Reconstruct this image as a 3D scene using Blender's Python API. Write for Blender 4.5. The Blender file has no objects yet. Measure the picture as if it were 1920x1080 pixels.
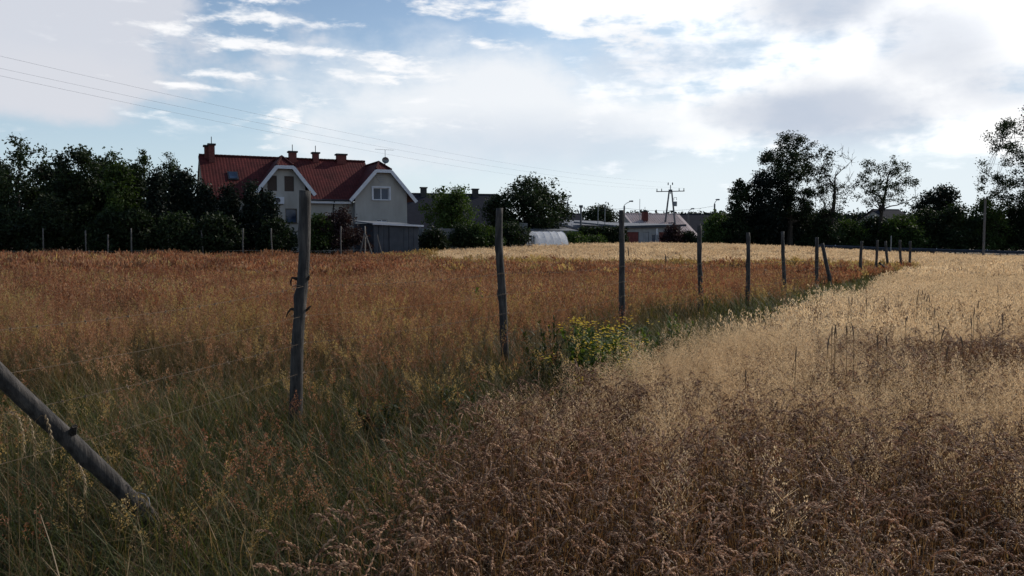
import bpy, math, random
import numpy as np
from mathutils import Vector, Matrix, noise as mnoise
R = math.radians
random.seed(7); rng = np.random.default_rng(11)
sc = bpy.context.scene
COL = sc.collection

# ------------------------------------------------------------------ camera
F = 1507.0                       # focal length in photograph pixels (1920 wide)
PITCH = math.atan((540-445)/F)   # looks slightly down
EYE = Vector((0, 0, 1.78))
cam_d = bpy.data.cameras.new('camera'); cam = bpy.data.objects.new('camera', cam_d); COL.objects.link(cam)
cam_d.sensor_width = 36; cam_d.lens = 36*F/1920; cam_d.clip_start = .05; cam_d.clip_end = 6000
cam.location = EYE; cam.rotation_euler = (math.pi/2-PITCH, 0, 0)
sc.camera = cam

# ------------------------------------------------------------------ light
SUN_EL, SUN_AZ = R(33), R(47)    # azimuth to the right of the view direction (+Y)
SKY_STRENGTH = 0.11
sc.view_settings.view_transform = 'Standard'; sc.view_settings.look = 'None'
sc.view_settings.gamma = 1; sc.view_settings.use_curve_mapping = False
sc.view_settings.exposure = 0.0
sc.cycles.max_bounces = 4; sc.cycles.diffuse_bounces = 2; sc.cycles.glossy_bounces = 2; sc.cycles.transmission_bounces = 3; sc.cycles.transparent_max_bounces = 4
sun_d = bpy.data.lights.new('sun', 'SUN'); sun = bpy.data.objects.new('sun', sun_d); COL.objects.link(sun)
sun_d.energy = 3.5; sun_d.angle = R(0.6); sun_d.color = (1, .93, .82)
sv = Vector((math.sin(SUN_AZ)*math.cos(SUN_EL), math.cos(SUN_AZ)*math.cos(SUN_EL), math.sin(SUN_EL)))
sun.rotation_euler = (-sv).to_track_quat('-Z', 'Y').to_euler(); sun.location = sv*50

class E:
    """a scalar socket with arithmetic"""
    nt = None
    def __init__(s, v): s.v = v
    def _op(s, op, *a, clamp=False):
        n = E.nt.nodes.new('ShaderNodeMath'); n.operation = op; n.use_clamp = clamp
        for i, x in enumerate((s,)+a):
            x = x.v if isinstance(x, E) else x
            if isinstance(x, (int, float)): n.inputs[i].default_value = x
            else: E.nt.links.new(x, n.inputs[i])
        return E(n.outputs[0])
    def __add__(s, o): return s._op('ADD', o)
    def __sub__(s, o): return s._op('SUBTRACT', o)
    def __mul__(s, o): return s._op('MULTIPLY', o)
    def __truediv__(s, o): return s._op('DIVIDE', o)
    __radd__ = __add__; __rmul__ = __mul__
    def sq(s): return s._op('MULTIPLY', s)
    def step(s, a, b):
        n = E.nt.nodes.new('ShaderNodeMapRange'); n.interpolation_type = 'SMOOTHSTEP'
        n.inputs['From Min'].default_value = a; n.inputs['From Max'].default_value = b
        E.nt.links.new(s.v, n.inputs['Value']); return E(n.outputs['Result'])

def sky():
    w = bpy.data.worlds.new('World'); sc.world = w; w.use_nodes = True; w.cycles.sampling_method = 'MANUAL'; w.cycles.sample_map_resolution = 512
    nt = w.node_tree; nt.nodes.clear(); E.nt = nt; L = nt.links.new
    out = nt.nodes.new('ShaderNodeOutputWorld'); bg = nt.nodes.new('ShaderNodeBackground')
    bg.inputs['Strength'].default_value = SKY_STRENGTH; L(bg.outputs[0], out.inputs[0])
    st = nt.nodes.new('ShaderNodeTexSky'); st.sky_type = 'NISHITA'; st.sun_disc = False
    st.sun_elevation = SUN_EL; st.sun_rotation = SUN_AZ; st.air_density = 1.0; st.dust_density = .6; st.ozone_density = 1.5
    tc = nt.nodes.new('ShaderNodeTexCoord'); sp = nt.nodes.new('ShaderNodeSeparateXYZ'); L(tc.outputs['Generated'], sp.inputs[0])
    x, y, z = (E(o) for o in sp.outputs)
    az = x._op('ARCTAN2', y); el = z._op('ARCSINE')
    def nz(su, sv_, scale, detail=6, rough=.6, off=0, dist=0):
        c = nt.nodes.new('ShaderNodeCombineXYZ'); L((az*su).v, c.inputs[0]); L((el*sv_).v, c.inputs[1]); c.inputs[2].default_value = off
        n = nt.nodes.new('ShaderNodeTexNoise'); L(c.outputs[0], n.inputs['Vector'])
        n.inputs['Scale'].default_value = scale; n.inputs['Detail'].default_value = detail; n.inputs['Roughness'].default_value = rough
        n.inputs['Distortion'].default_value = dist
        return E(n.outputs['Fac'])
    # the elevation of a streak follows a slow wave so that bands are not level
    col = st.outputs[0]
    def mix(colr, mask):
        nonlocal col
        m = nt.nodes.new('ShaderNodeMix'); m.data_type = 'RGBA'
        L(mask.v, m.inputs['Factor']); L(col, m.inputs['A'])
        if isinstance(colr, tuple): m.inputs['B'].default_value = (*[c/SKY_STRENGTH for c in colr], 1)
        else: L(colr, m.inputs['B'])
        col = m.outputs['Result']
    def ae(px, py):
        a = math.atan((px-960)/F); return a, math.atan((445-py)/F*math.cos(a))
    n_soft = nz(1, 2, 5, 5, .55, 1.3); n_soft2 = nz(1, 1.6, 9, 5, .55, 7.7); n_fine = nz(1, 3.6, 14, 8, .6, 3.1, .3)
    n_str = nz(1, 4.5, 9, 8, .62, 5.2, .4)
    def blob(px, py, rx, ry, soft, namt, noise_e, rot=0.0):
        a0, e0 = ae(px, py); ca, sa = math.cos(rot), math.sin(rot)
        da, de = az-a0, el-e0
        u = (da*ca+de*sa)/(rx/F); v = (de*ca-da*sa)/(ry/F)
        d = (u.sq()+v.sq())._op('SQRT') + (noise_e-.5)*namt
        return d.step(1+soft, 1-soft)
    n_puff = nz(1, 2.8, 30, 5, .6, 9.4, .2)
    edge = (n_fine-.5)*.9+(n_puff-.5)*.7+(n_soft2-.5)*.6
    def puff(px, py, rx, ry, rot=0.0, k=1.0):
        """a ragged white cloud: the fractal edge eats into an ellipse"""
        a0, e0 = ae(px, py); ca, sa = math.cos(rot), math.sin(rot); da, de = az-a0, el-e0
        u = (da*ca+de*sa)/(rx/F); v = (de*ca-da*sa)/(ry/F)
        return ((u.sq()+v.sq())._op('SQRT')*-.55+.5+edge*1.6+(n_str-.5)*.9).step(.0, .55)*k
    # thin veil near the horizon, paler towards the sun
    mix((.58, .74, .89), el.step(.30, .02)*.6)
    mix((.60, .76, .92), az.step(-.15, .3)*el.step(.6, .2)*.8)
    mix((.82, .90, .94), (az.step(-.40, .25)*.85+.1)*el.step(.20, .04))
    # the bright sheet of cloud before the sun, ragged and with holes
    rag = (n_soft2-.5)*2.2+(n_fine-.5)*1.1
    def sheet(px, py, rx, ry, k=1.0, lo=.0, hi=.55):
        a0, e0 = ae(px, py); u = (az-a0)/(rx/F); v = (el-e0)/(ry/F)
        return ((u.sq()+v.sq())._op('SQRT')*-.8+.8+rag).step(lo, hi)*k
    mix((1.25, 1.25, 1.25), sheet(1790, 40, 520, 220, 1.0, -.1, .5))
    mix((1.12, 1.12, 1.12), sheet(1300, 0, 420, 60)); mix((1.1, 1.1, 1.1), sheet(1650, 170, 360, 90, .95, -.15, .5)); mix((1.05, 1.06, 1.07), sheet(1250, 225, 260, 45, .8))
    # broad soft clouds
    mix((.70, .72, .785), blob(40, 30, 330, 140, .3, 2.4, n_soft2)*.9)
    mix((.70, .72, .78), blob(80, 165, 190, 50, .45, 2.0, n_soft2)*.8)
    mix((.92, .94, .97), blob(890, 205, 330, 90, .55, 2.0, n_soft2)*.9)
    mix((.60, .68, .79), blob(980, 268, 250, 40, .85, 1.8, n_soft)*.6)
    # streaky cumulus anywhere in the sky
    mix((1.0, 1.01, 1.03), (n_str+edge*.5).step(.56, .80)*el.step(.08, .15)*n_soft2.step(.42, .62)*.8)
    for c in ((870, 16, 340, 32, -.02), (560, 48, 170, 20, -.05), (580, 100, 340, 20, -.05), (480, 150, 170, 12, -.03), (740, 122, 130, 26, -.2),
              (1150, 68, 130, 30, -.05), (545, 235, 60, 26, .5), (340, 163, 140, 7, -.05), (900, 90, 130, 16, -.05), (660, 150, 90, 16, 0)):
        mix((1.02, 1.02, 1.03), puff(*c)*.92)
    # dark bellies against the glare
    for px, py, rx, ry, k in ((1535, 10, 120, 48, .85), (1745, 92, 85, 65, .6), (1550, 212, 150, 50, .85), (1420, 218, 110, 28, .5), (1880, 175, 110, 30, .45), (1240, 120, 130, 40, .4)):
        mix((.55, .61, .72), blob(px, py, rx, ry, .7, 1.9, n_soft2)*k)
    L(col, bg.inputs['Color'])
sky()

# ------------------------------------------------------------------ ground shape
def sst(a, b, v):
    t = np.clip((np.asarray(v, float)-a)/(b-a), 0, 1); return t*t*(3-2*t)
def T(X, Y):
    X = np.asarray(X, float); Y = np.asarray(Y, float)
    u = X/np.maximum(Y, 25)
    g = np.interp(u, [-.75, -.25, -.08, .05, .2, .28, .36, .45, .62, .8], [-.45, -.4, .1, .35, .35, .2, -.05, -.5, -.95, -1.1])
    z = -.4*sst(8, 35, Y)+sst(45, 84, Y)*(g+.4)+.36*sst(87, 94, Y)*sst(.30, .42, u)
    z = z+.03*np.sin(X*.9+1.3*np.sin(Y*.31))*np.sin(Y*.7)*sst(1, 4, np.hypot(X, Y))
    return z*(1-.6*sst(180, 500, Y))
def Tz(x, y): return float(T(x, y))
def ray(px, py):
    cx, cz = (px-960)/F, -(py-540)/F
    return Vector((cx, math.cos(PITCH)+cz*math.sin(PITCH), -math.sin(PITCH)+cz*math.cos(PITCH)))
def at(px, py, Y):
    d = ray(px, py); return EYE+d*(Y/d.y)
def gx(px, Y): return at(px, 445, Y).x
def drop(px, py, h, lo=1.5, hi=120):
    """the point of the ray through a pixel that is h above the ground"""
    f = lambda Y: at(px, py, Y).z-Tz(at(px, py, Y).x, Y)-h
    for Y in np.arange(lo, hi, .1):
        if f(Y) < 0: return at(px, py, Y)
    return at(px, py, hi)

# ------------------------------------------------------------------ materials
MATS = {}
def new_mat(name):
    m = bpy.data.materials.new(name); m.use_nodes = True; m.node_tree.nodes.clear(); MATS[name] = m
    nt = m.node_tree; out = nt.nodes.new('ShaderNodeOutputMaterial'); return m, nt, out
def rgb(c): return (*c, 1)
def ramp(nt, fac, stops):
    r = nt.nodes.new('ShaderNodeValToRGB'); e = r.color_ramp.elements
    while len(e) < len(stops): e.new(.5)
    for k, (p, c) in zip(e, stops): k.position = p; k.color = rgb(c)
    nt.links.new(fac, r.inputs[0]); return r.outputs[0]
def noise_tex(nt, scale, detail=4, coord='Object', rough=.55, stretch=None):
    tc = nt.nodes.new('ShaderNodeTexCoord'); n = nt.nodes.new('ShaderNodeTexNoise')
    n.inputs['Scale'].default_value = scale; n.inputs['Detail'].default_value = detail; n.inputs['Roughness'].default_value = rough
    if coord == 'World':
        g = nt.nodes.new('ShaderNodeNewGeometry'); src = g.outputs['Position']
    else: src = tc.outputs[coord]
    if stretch:
        mp = nt.nodes.new('ShaderNodeMapping'); mp.inputs['Scale'].default_value = stretch; nt.links.new(src, mp.inputs[0]); src = mp.outputs[0]
    nt.links.new(src, n.inputs['Vector']); return n.outputs['Fac']
def bump(nt, h, strength=.4, dist=.02):
    b = nt.nodes.new('ShaderNodeBump'); b.inputs['Strength'].default_value = strength; b.inputs['Distance'].default_value = dist
    nt.links.new(h, b.inputs['Height']); return b.outputs[0]
def solid(name, c1, c2, scale=3, rough=.7, metal=0, bmp=.3, detail=5, stretch=None, bdist=.01, coord='Object', spec=.3):
    """a plain weathered surface: two tones by noise, fine relief"""
    m, nt, out = new_mat(name); p = nt.nodes.new('ShaderNodeBsdfPrincipled'); nt.links.new(p.outputs[0], out.inputs[0])
    f = noise_tex(nt, scale, detail, coord, stretch=stretch)
    nt.links.new(ramp(nt, f, ((.32, c1), (.68, c2))), p.inputs['Base Color'])
    p.inputs['Roughness'].default_value = rough; p.inputs['Metallic'].default_value = metal; p.inputs['Specular IOR Level'].default_value = spec
    if bmp: nt.links.new(bump(nt, noise_tex(nt, scale*6, 4, coord, stretch=stretch), bmp, bdist), p.inputs['Normal'])
    return m
def leafy(name, c1, c2, c3=None, wscale=.35, trans=.4, rough=.6, spec=.25, vary=.35, tr_tint=(1.25, 1.1, .7), isl=.5):
    """plant matter: colour drifts with the place, the plant and the leaf; light passes through"""
    m, nt, out = new_mat(name); L = nt.links.new
    f = noise_tex(nt, wscale, 4, 'World')
    gi = nt.nodes.new('ShaderNodeNewGeometry'); oi = nt.nodes.new('ShaderNodeObjectInfo')
    a = nt.nodes.new('ShaderNodeMath'); a.operation = 'MULTIPLY_ADD'; L(gi.outputs['Random Per Island'], a.inputs[0]); a.inputs[1].default_value = isl; L(f, a.inputs[2])
    b = nt.nodes.new('ShaderNodeMath'); b.operation = 'SUBTRACT'; L(a.outputs[0], b.inputs[0]); b.inputs[1].default_value = isl/2
    c3 = c3 or c2
    col = ramp(nt, b.outputs[0], ((.25, c1), (.5, c2), (.75, c3)))
    v = nt.nodes.new('ShaderNodeMapRange'); L(oi.outputs['Random'], v.inputs[0]); v.inputs[3].default_value = 1-vary; v.inputs[4].default_value = 1+vary
    mu = nt.nodes.new('ShaderNodeVectorMath'); mu.operation = 'SCALE'; L(col, mu.inputs[0]); L(v.outputs[0], mu.inputs['Scale'])
    p = nt.nodes.new('ShaderNodeBsdfPrincipled'); L(mu.outputs[0], p.inputs['Base Color']); p.inputs['Roughness'].default_value = rough; p.inputs['Specular IOR Level'].default_value = spec
    t = nt.nodes.new('ShaderNodeBsdfTranslucent'); tm = nt.nodes.new('ShaderNodeVectorMath'); tm.operation = 'MULTIPLY'
    L(mu.outputs[0], tm.inputs[0]); tm.inputs[1].default_value = tr_tint; L(tm.outputs[0], t.inputs[0])
    mx = nt.nodes.new('ShaderNodeMixShader'); mx.inputs[0].default_value = trans; L(p.outputs[0], mx.inputs[1]); L(t.outputs[0], mx.inputs[2]); L(mx.outputs[0], out.inputs[0])
    return m

# ------------------------------------------------------------------ mesh building
class MB:
    def __init__(s): s.v = []; s.f = []; s.m = []
    def add(s, vs, fs, mi=0):
        o = len(s.v); s.v += [tuple(v) for v in vs]; s.f += [tuple(i+o for i in f) for f in fs]; s.m += [mi]*len(fs); return s
    def box(s, c, d, mi=0, rz=0, rx=0, ry=0):
        M = Matrix.Translation(c) @ Matrix.Rotation(rz, 4, 'Z') @ Matrix.Rotation(ry, 4, 'Y') @ Matrix.Rotation(rx, 4, 'X')
        vs = [M @ Vector((x*d[0]/2, y*d[1]/2, z*d[2]/2)) for x in (-1, 1) for y in (-1, 1) for z in (-1, 1)]
        return s.add(vs, [(0, 1, 3, 2), (4, 6, 7, 5), (0, 4, 5, 1), (2, 3, 7, 6), (0, 2, 6, 4), (1, 5, 7, 3)], mi)
    def beam(s, a, b, w, h, mi=0, up=(0, 0, 1)):
        a, b = Vector(a), Vector(b); t = (b-a).normalized(); u = Vector(up); sd = t.cross(u)
        sd = sd.normalized() if sd.length > 1e-5 else Vector((1, 0, 0)); u = sd.cross(t)
        vs = [p+sd*i*w/2+u*j*h/2 for p in (a, b) for i, j in ((-1, -1), (1, -1), (1, 1), (-1, 1))]
        return s.add(vs, [(0, 1, 2, 3), (7, 6, 5, 4), (0, 4, 5, 1), (1, 5, 6, 2), (2, 6, 7, 3), (3, 7, 4, 0)], mi)
    def tube(s, pts, rad, n=6, mi=0, cap=True, wob=0):
        pts = [Vector(p) for p in pts]; vs = []; k = len(pts)
        if not hasattr(rad, '__len__'): rad = [rad]*k
        ref = None
        for i, p in enumerate(pts):
            t = (pts[min(i+1, k-1)]-pts[max(i-1, 0)]).normalized()
            if ref is None: ref = t.orthogonal().normalized()
            ref = (ref-t*ref.dot(t)).normalized(); b = t.cross(ref)
            for j in range(n):
                a = 2*math.pi*j/n; r = rad[i]*(1+wob*(random.random()-.5))
                vs.append(p+ref*math.cos(a)*r+b*math.sin(a)*r)
        fs = [(i*n+j, i*n+(j+1) % n, (i+1)*n+(j+1) % n, (i+1)*n+j) for i in range(k-1) for j in range(n)]
        if cap: fs += [tuple(range(n))[::-1], tuple(range((k-1)*n, k*n))]
        return s.add(vs, fs, mi)
    def poly(s, vs, mi=0): return s.add(vs, [tuple(range(len(vs)))], mi)
    def prism(s, outline, axis, a, b, mi=0):
        """outline of 2-D points extruded along an axis (0, 1 or 2) from a to b"""
        def pt(p, w):
            l = list(p); l.insert(axis, w); return l
        n = len(outline); vs = [pt(p, a) for p in outline]+[pt(p, b) for p in outline]
        fs = [tuple(range(n))[::-1], tuple(range(n, 2*n))]+[(i, (i+1) % n, n+(i+1) % n, n+i) for i in range(n)]
        return s.add(vs, fs, mi)
    def mesh(s, name, mats, smooth=False):
        me = bpy.data.meshes.new(name); me.from_pydata(s.v, [], s.f)
        for m in (mats if isinstance(mats, (list, tuple)) else [mats]): me.materials.append(MATS[m] if isinstance(m, str) else m)
        if any(s.m): me.polygons.foreach_set('material_index', s.m)
        if smooth: me.polygons.foreach_set('use_smooth', [True]*len(s.f))
        me.update(); return me
    def build(s, name, mats, parent=None, smooth=False, loc=None):
        o = bpy.data.objects.new(name, s.mesh(name, mats, smooth)); COL.objects.link(o)
        if parent: o.parent = parent
        if loc is not None: o.location = loc
        return o
def tag(o, label=None, cat=None, group=None, kind=None):
    if label: o['label'] = label
    if cat: o['category'] = cat
    if group: o['group'] = group
    if kind: o['kind'] = kind
    return o
def empty(name, loc, rz=0):
    o = bpy.data.objects.new(name, None); COL.objects.link(o); o.location = loc; o.rotation_euler = (0, 0, rz); o.empty_display_size = .3; return o
def np_mesh(name, V, Fq, mat, mi=None):
    me = bpy.data.meshes.new(name); n, k = Fq.shape
    me.vertices.add(len(V)); me.vertices.foreach_set('co', np.asarray(V, np.float32).ravel())
    me.loops.add(n*k); me.loops.foreach_set('vertex_index', Fq.astype(np.int32).ravel())
    me.polygons.add(n); me.polygons.foreach_set('loop_start', np.arange(0, n*k, k, dtype=np.int32))
    for m in (mat if isinstance(mat, (list, tuple)) else [mat]): me.materials.append(MATS[m])
    if mi is not None: me.polygons.foreach_set('material_index', mi.astype(np.int32))
    me.update(calc_edges=True); return me

# ------------------------------------------------------------------ plant materials
leafy('wheat_straw', (.095, .05, .027), (.175, .10, .055), (.28, .18, .105), trans=.35, vary=.35, isl=.8)
leafy('wheat_ear', (.14, .069, .040), (.30, .168, .098), (.50, .325, .205), trans=.28, vary=.35, isl=.9, spec=.15, rough=.6)
leafy('silky_panicle', (.50, .355, .225), (.64, .49, .33), (.70, .57, .41), trans=.5, vary=.2, tr_tint=(1.15, 1.05, .85))
leafy('rust_panicle', (.19, .066, .036), (.285, .132, .07), (.37, .23, .132), wscale=.35, trans=.42, vary=.4, tr_tint=(1.1, 1.0, .8))
leafy('gold_panicle', (.22, .15, .065), (.33, .235, .11), (.36, .29, .15), wscale=.16, trans=.5, vary=.3)
leafy('olive_blade', (.035, .045, .014), (.065, .072, .022), (.12, .105, .04), trans=.4, vary=.35)
leafy('green_blade', (.028, .042, .011), (.047, .066, .017), (.085, .10, .028), trans=.45, vary=.35)
leafy('dead_blade', (.14, .09, .05), (.22, .15, .08), (.30, .22, .12), trans=.35, vary=.35)
leafy('dark_ear', (.10, .066, .042), (.15, .10, .064), (.20, .14, .088), trans=.2, vary=.2)
leafy('rye_ear', (.30, .23, .14), (.40, .31, .20), (.46, .37, .25), trans=.4, vary=.05)
leafy('ragwort_leaf', (.045, .08, .014), (.07, .115, .02), (.11, .16, .035), trans=.5, vary=.25)
leafy('ragwort_petal', (.60, .38, .015), (.75, .52, .02), (.80, .60, .05), trans=.35, vary=.1)

# ------------------------------------------------------------------ the ground
def ground():
    xs = np.unique(np.concatenate([np.linspace(-1800, -120, 15), np.linspace(-120, -30, 31), np.linspace(-30, 45, 151), np.linspace(45, 140, 31), np.linspace(140, 1800, 15)]))
    ys = np.unique(np.concatenate([np.linspace(-600, -20, 8), np.linspace(-20, 60, 161), np.linspace(60, 140, 61), np.linspace(140, 3000, 25)]))
    X, Y = np.meshgrid(xs, ys); V = np.stack([X, Y, T(X, Y)], -1).reshape(-1, 3)
    nx, ny = len(xs), len(ys); i = (np.arange(ny-1)[:, None]*nx+np.arange(nx-1)[None]).ravel()
    m, nt, out = new_mat('soil'); p = nt.nodes.new('ShaderNodeBsdfPrincipled'); nt.links.new(p.outputs[0], out.inputs[0]); p.inputs['Roughness'].default_value = .95
    f1 = noise_tex(nt, 9, 8, 'World', .7)
    nt.links.new(ramp(nt, f1, ((.3, (.04, .028, .016)), (.55, (.09, .06, .035)), (.72, (.17, .12, .065)))), p.inputs['Base Color'])
    nt.links.new(bump(nt, f1, .8, .05), p.inputs['Normal'])
    me = np_mesh('ground', V, np.stack([i, i+1, i+nx+1, i+nx], -1), 'soil'); me.polygons.foreach_set('use_smooth', [True]*len(me.polygons))
    o = bpy.data.objects.new('ground', me); COL.objects.link(o)
    tag(o, 'brown field soil under the crop and the grass', 'ground', kind='structure')
ground()

# fence line and field borders ---------------------------------------------------
POSTS = [  # base px, top px, top py, depth, diameter
    (545, 571, 357, 7.0, .118), (951, 936, 390, 10.1, .108), (1168, 1166, 394, 13.6, .112), (1314, 1313, 423, 17.2, .115), (1406, 1402, 436, 18.6, .105),
    (1475, 1468, 434, 22.5, .115), (1535, 1531, 445, 29, .14), (1616, 1615, 452, 36, .15), (1645, 1644, 450, 38, .13), (1692, 1688, 450, 41.5, .14), (1709, 1706, 452, 42.6, .14)]
FX = [-6.5, -3.35]+[gx(p[0], p[3]) for p in POSTS]+[30]
FY = [-3, 3.65]+[p[3] for p in POSTS]+[57]
def xf(Y): return np.interp(Y, FY, FX)
def yback(X): return np.interp(X, [-9, -6.2, -4.6, 5, 21, 24], [64, 64, 50, 47.5, 43.2, 43])
def pn(X, Y, s, o=0.0):
    """cheap smooth noise for field patches, about -1..1"""
    return (np.sin(X*s+o)*np.cos(Y*s*1.13+2*o)+.6*np.sin(X*s*2.3+Y*s*1.7+3*o)+.4*np.cos(X*s*4.1-Y*s*3.7+o))/1.6
def field_end(X, Y):
    u = X/np.maximum(Y, 1); return np.interp(u, [-.12, .06, .11, .25, .4, .8], [74, 76, 84, 88, 86, 84])
def grid(y0, y1, step, jit=.5):
    ys = np.arange(y0, y1, step); P = []
    for y in ys:
        w = .78*y+2.6; xs = np.arange(-w, w, step); P.append(np.stack([xs, np.full_like(xs, y)], -1))
    P = np.concatenate(P); P += rng.uniform(-jit, jit, P.shape)*step; return P
def sel(P, prob): return P[rng.random(len(P)) < prob]

# plant pieces --------------------------------------------------------------------
def rvec(): 
    a = random.uniform(0, 2*math.pi); return Vector((math.cos(a), math.sin(a), 0))
def ribbon(mb, pts, w, side, mi):
    vs = []
    for i, p in enumerate(pts):
        ww = w*(1-.85*i/(len(pts)-1)) if len(pts) > 1 else w
        vs += [p-side*ww/2, p+side*ww/2]
    mb.add(vs, [(2*i, 2*i+1, 2*i+3, 2*i+2) for i in range(len(pts)-1)], mi)
def stalk(mb, p0, p1, w, mi, n=2):
    side = rvec(); ribbon(mb, [p0.lerp(p1, i/n) for i in range(n+1)], w, side, mi)
    # second, crossed ribbon keeps it visible from every side
    s2 = (p1-p0).cross(side).normalized(); mb.add([p0-s2*w/2, p0+s2*w/2, p1+s2*w*.3, p1-s2*w*.3], [(0, 1, 2, 3)], mi)
def blade(mb, p, length, w, lean, mi, n=4, droop=1.2):
    d = rvec(); side = Vector((-d.y, d.x, 0)); pts = []; q = p.copy(); ang = lean
    for i in range(n+1):
        pts.append(q.copy()); q = q+(d*math.sin(ang)+Vector((0, 0, math.cos(ang))))*length/n; ang += droop*random.uniform(.6, 1.3)/n
    ribbon(mb, pts, w, side, mi)
def octa(mb, c, ax, l, w, mi):
    ax = ax.normalized(); a = ax.orthogonal().normalized(); b = ax.cross(a)
    vs = [c-ax*l/2, c+ax*l/2, c+a*w/2, c+b*w/2, c-a*w/2, c-b*w/2]
    mb.add(vs, [(0, 3, 2), (0, 4, 3), (0, 5, 4), (0, 2, 5), (1, 2, 3), (1, 3, 4), (1, 4, 5), (1, 5, 2)], mi)
def ear(mb, p, d, length, n, mi, turn, size=1.0):
    """a spike of grains that follows a nodding arc; turn = total bend, radians"""
    side = rvec(); hz = Vector((d.x, d.y, 0)); hz = hz.normalized() if hz.length > .05 else side
    ang = math.atan2(Vector((d.x, d.y)).length, d.z); q = p.copy()
    pts = []
    for i in range(n):
        t = hz*math.sin(ang)+Vector((0, 0, math.cos(ang))); s = t.cross(side).normalized()*(1 if i % 2 else -1)
        k = (1-.45*abs(i/(n-1)-.45)) if n > 1 else 1
        octa(mb, q+s*.0028*size, t+s*.28, length/n*2.3, .0078*size*k, mi)
        q = q+t*length/n; ang += turn/n; pts.append(q)
    return q
def wheat_clump(n, rad, h, lod):
    mb = MB()
    for i in range(n):
        r = rad*math.sqrt(random.random()); d = rvec(); p = d*r; hh = h*random.uniform(.8, 1.12)
        lean = rvec()*random.uniform(0, .14)*hh; top = p+lean+Vector((0, 0, hh*.93))
        nod = lean.normalized() if lean.length > .01 else rvec()
        if lod == 0:
            stalk(mb, p, top, .0038, 0); bend = random.choice((.5, 1.2, 1.9, 2.4))*random.uniform(.7, 1.2)
            dr = nod*.35+Vector((0, 0, 1)); q = top+dr.normalized()*.05; stalk(mb, top, q, .003, 0, 1)
            ear(mb, q, nod*random.uniform(.4, 1.3)+Vector((0, 0, .8)), random.uniform(.075, .105), 11, 1, bend)
            for k in range(2): blade(mb, p+lean*.4+Vector((0, 0, hh*random.uniform(.15, .6))), random.uniform(.14, .26), .009, .4, random.choice((0, 0, 2)), 4, 2.2)
        elif lod == 1:
            stalk(mb, p, top, .006, 0, 1); dr = nod*random.uniform(.2, 1.2)+Vector((0, 0, .6))
            ear(mb, top, dr, .085, 3, 1, random.uniform(.6, 2), 1.5)
            if random.random() < .7: blade(mb, p+Vector((0, 0, hh*.4)), .22, .012, .5, random.choice((0, 2)), 2, 1.8)
        else:
            w = rad*.022; mb.add([p-rvec()*w, p+rvec()*w, top+Vector((0, 0, .02))], [(0, 1, 2)], 0)
            octa(mb, top, nod*random.uniform(.2, 1)+Vector((0, 0, .6)), .15, .035*rad/.5, 1)
    return mb.mesh('wheat_clump', ['wheat_straw', 'wheat_ear', 'dead_blade'])
def panicle(mb, p, d, length, wid, n, mi, s):
    d = d.normalized(); a = d.orthogonal().normalized(); b = d.cross(a)
    for i in range(n):
        t = random.random(); r = wid*math.sin(math.pi*min(1, t*.85+.12))*random.uniform(.25, 1); an = random.uniform(0, 6.283)
        c = p+d*t*length+(a*math.cos(an)+b*math.sin(an))*r
        ax = (d+(a*math.cos(an)+b*math.sin(an))*.35+rvec()*.25).normalized(); sd = ax.cross(rvec()+Vector((0, 0, .3))).normalized()
        l, w = s*random.uniform(.8, 1.8), s*.24
        mb.add([c-ax*l*.5, c+sd*w, c+ax*l*.5, c-sd*w], [(0, 1, 2, 3)], mi)
def silky_clump(n, rad, h, lod):
    mb = MB()
    for i in range(n):
        p = rvec()*rad*math.sqrt(random.random()); hh = h*random.uniform(.75, 1.12); lean = rvec()*hh*random.uniform(.02, .2)
        b = p+lean*.6+Vector((0, 0, hh*.62)); top = p+lean+Vector((0, 0, hh))
        if lod == 0:
            stalk(mb, p, b, .003, 0, 1); L_ = (top-b).length
            panicle(mb, b, top-b+rvec()*.05, L_*1.05, .05, 80, 1, .0068)
            for k in range(9):
                t = random.uniform(0, .8); c = b.lerp(top, t); stalk(mb, c, c+rvec()*.05+Vector((0, 0, .05)), .0012, 1, 1)
        elif lod == 1:
            stalk(mb, p, b, .005, 0, 1); panicle(mb, b, top-b, (top-b).length, .06, 16, 1, .024)
        else:
            w = rad*.02; mb.add([p-rvec()*w, p+rvec()*w, b], [(0, 1, 2)], 0); panicle(mb, b, top-b, (top-b).length, .09, 5, 1, .075*rad/.5)
    return mb.mesh('silky_clump', ['wheat_straw', 'silky_panicle'])
def meadow_clump(n, rad, h, lod, pan_mi, green=.5, pw=.035):
    """tall meadow grass: blades below, feathery heads above"""
    mb = MB()
    for i in range(n):
        p = rvec()*rad*math.sqrt(random.random()); hh = h*random.uniform(.7, 1.15); lean = rvec()*hh*random.uniform(.02, .16)
        b = p+lean*.7+Vector((0, 0, hh*.74)); top = p+lean*1.15+Vector((0, 0, hh)); L_ = (top-b).length
        gm = 1 if random.random() < green else 2
        if lod == 0:
            stalk(mb, p, b, .0035, 2, 2); panicle(mb, b, top-b+lean*.5, L_, pw, 38, pan_mi, .016)
            for k in range(4): blade(mb, p+rvec()*.03, hh*random.uniform(.45, .8), .008, .15, gm, 4, 1.5)
        elif lod == 1:
            stalk(mb, p, b, .005, 2, 1); panicle(mb, b, top-b, L_, pw*1.25, 13, pan_mi, .035)
            for k in range(2): blade(mb, p, hh*random.uniform(.5, .8), .014, .15, gm, 2, 1.2)
        else:
            w = rad*.025; mb.add([p-rvec()*w, p+rvec()*w, b], [(0, 1, 2)], gm); panicle(mb, b, top-b, L_, pw*2, 5, pan_mi, .10*rad/.5)
    return mb.mesh('meadow_clump', ['rust_panicle', 'olive_blade', 'dead_blade', 'gold_panicle', 'green_blade'])
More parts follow.
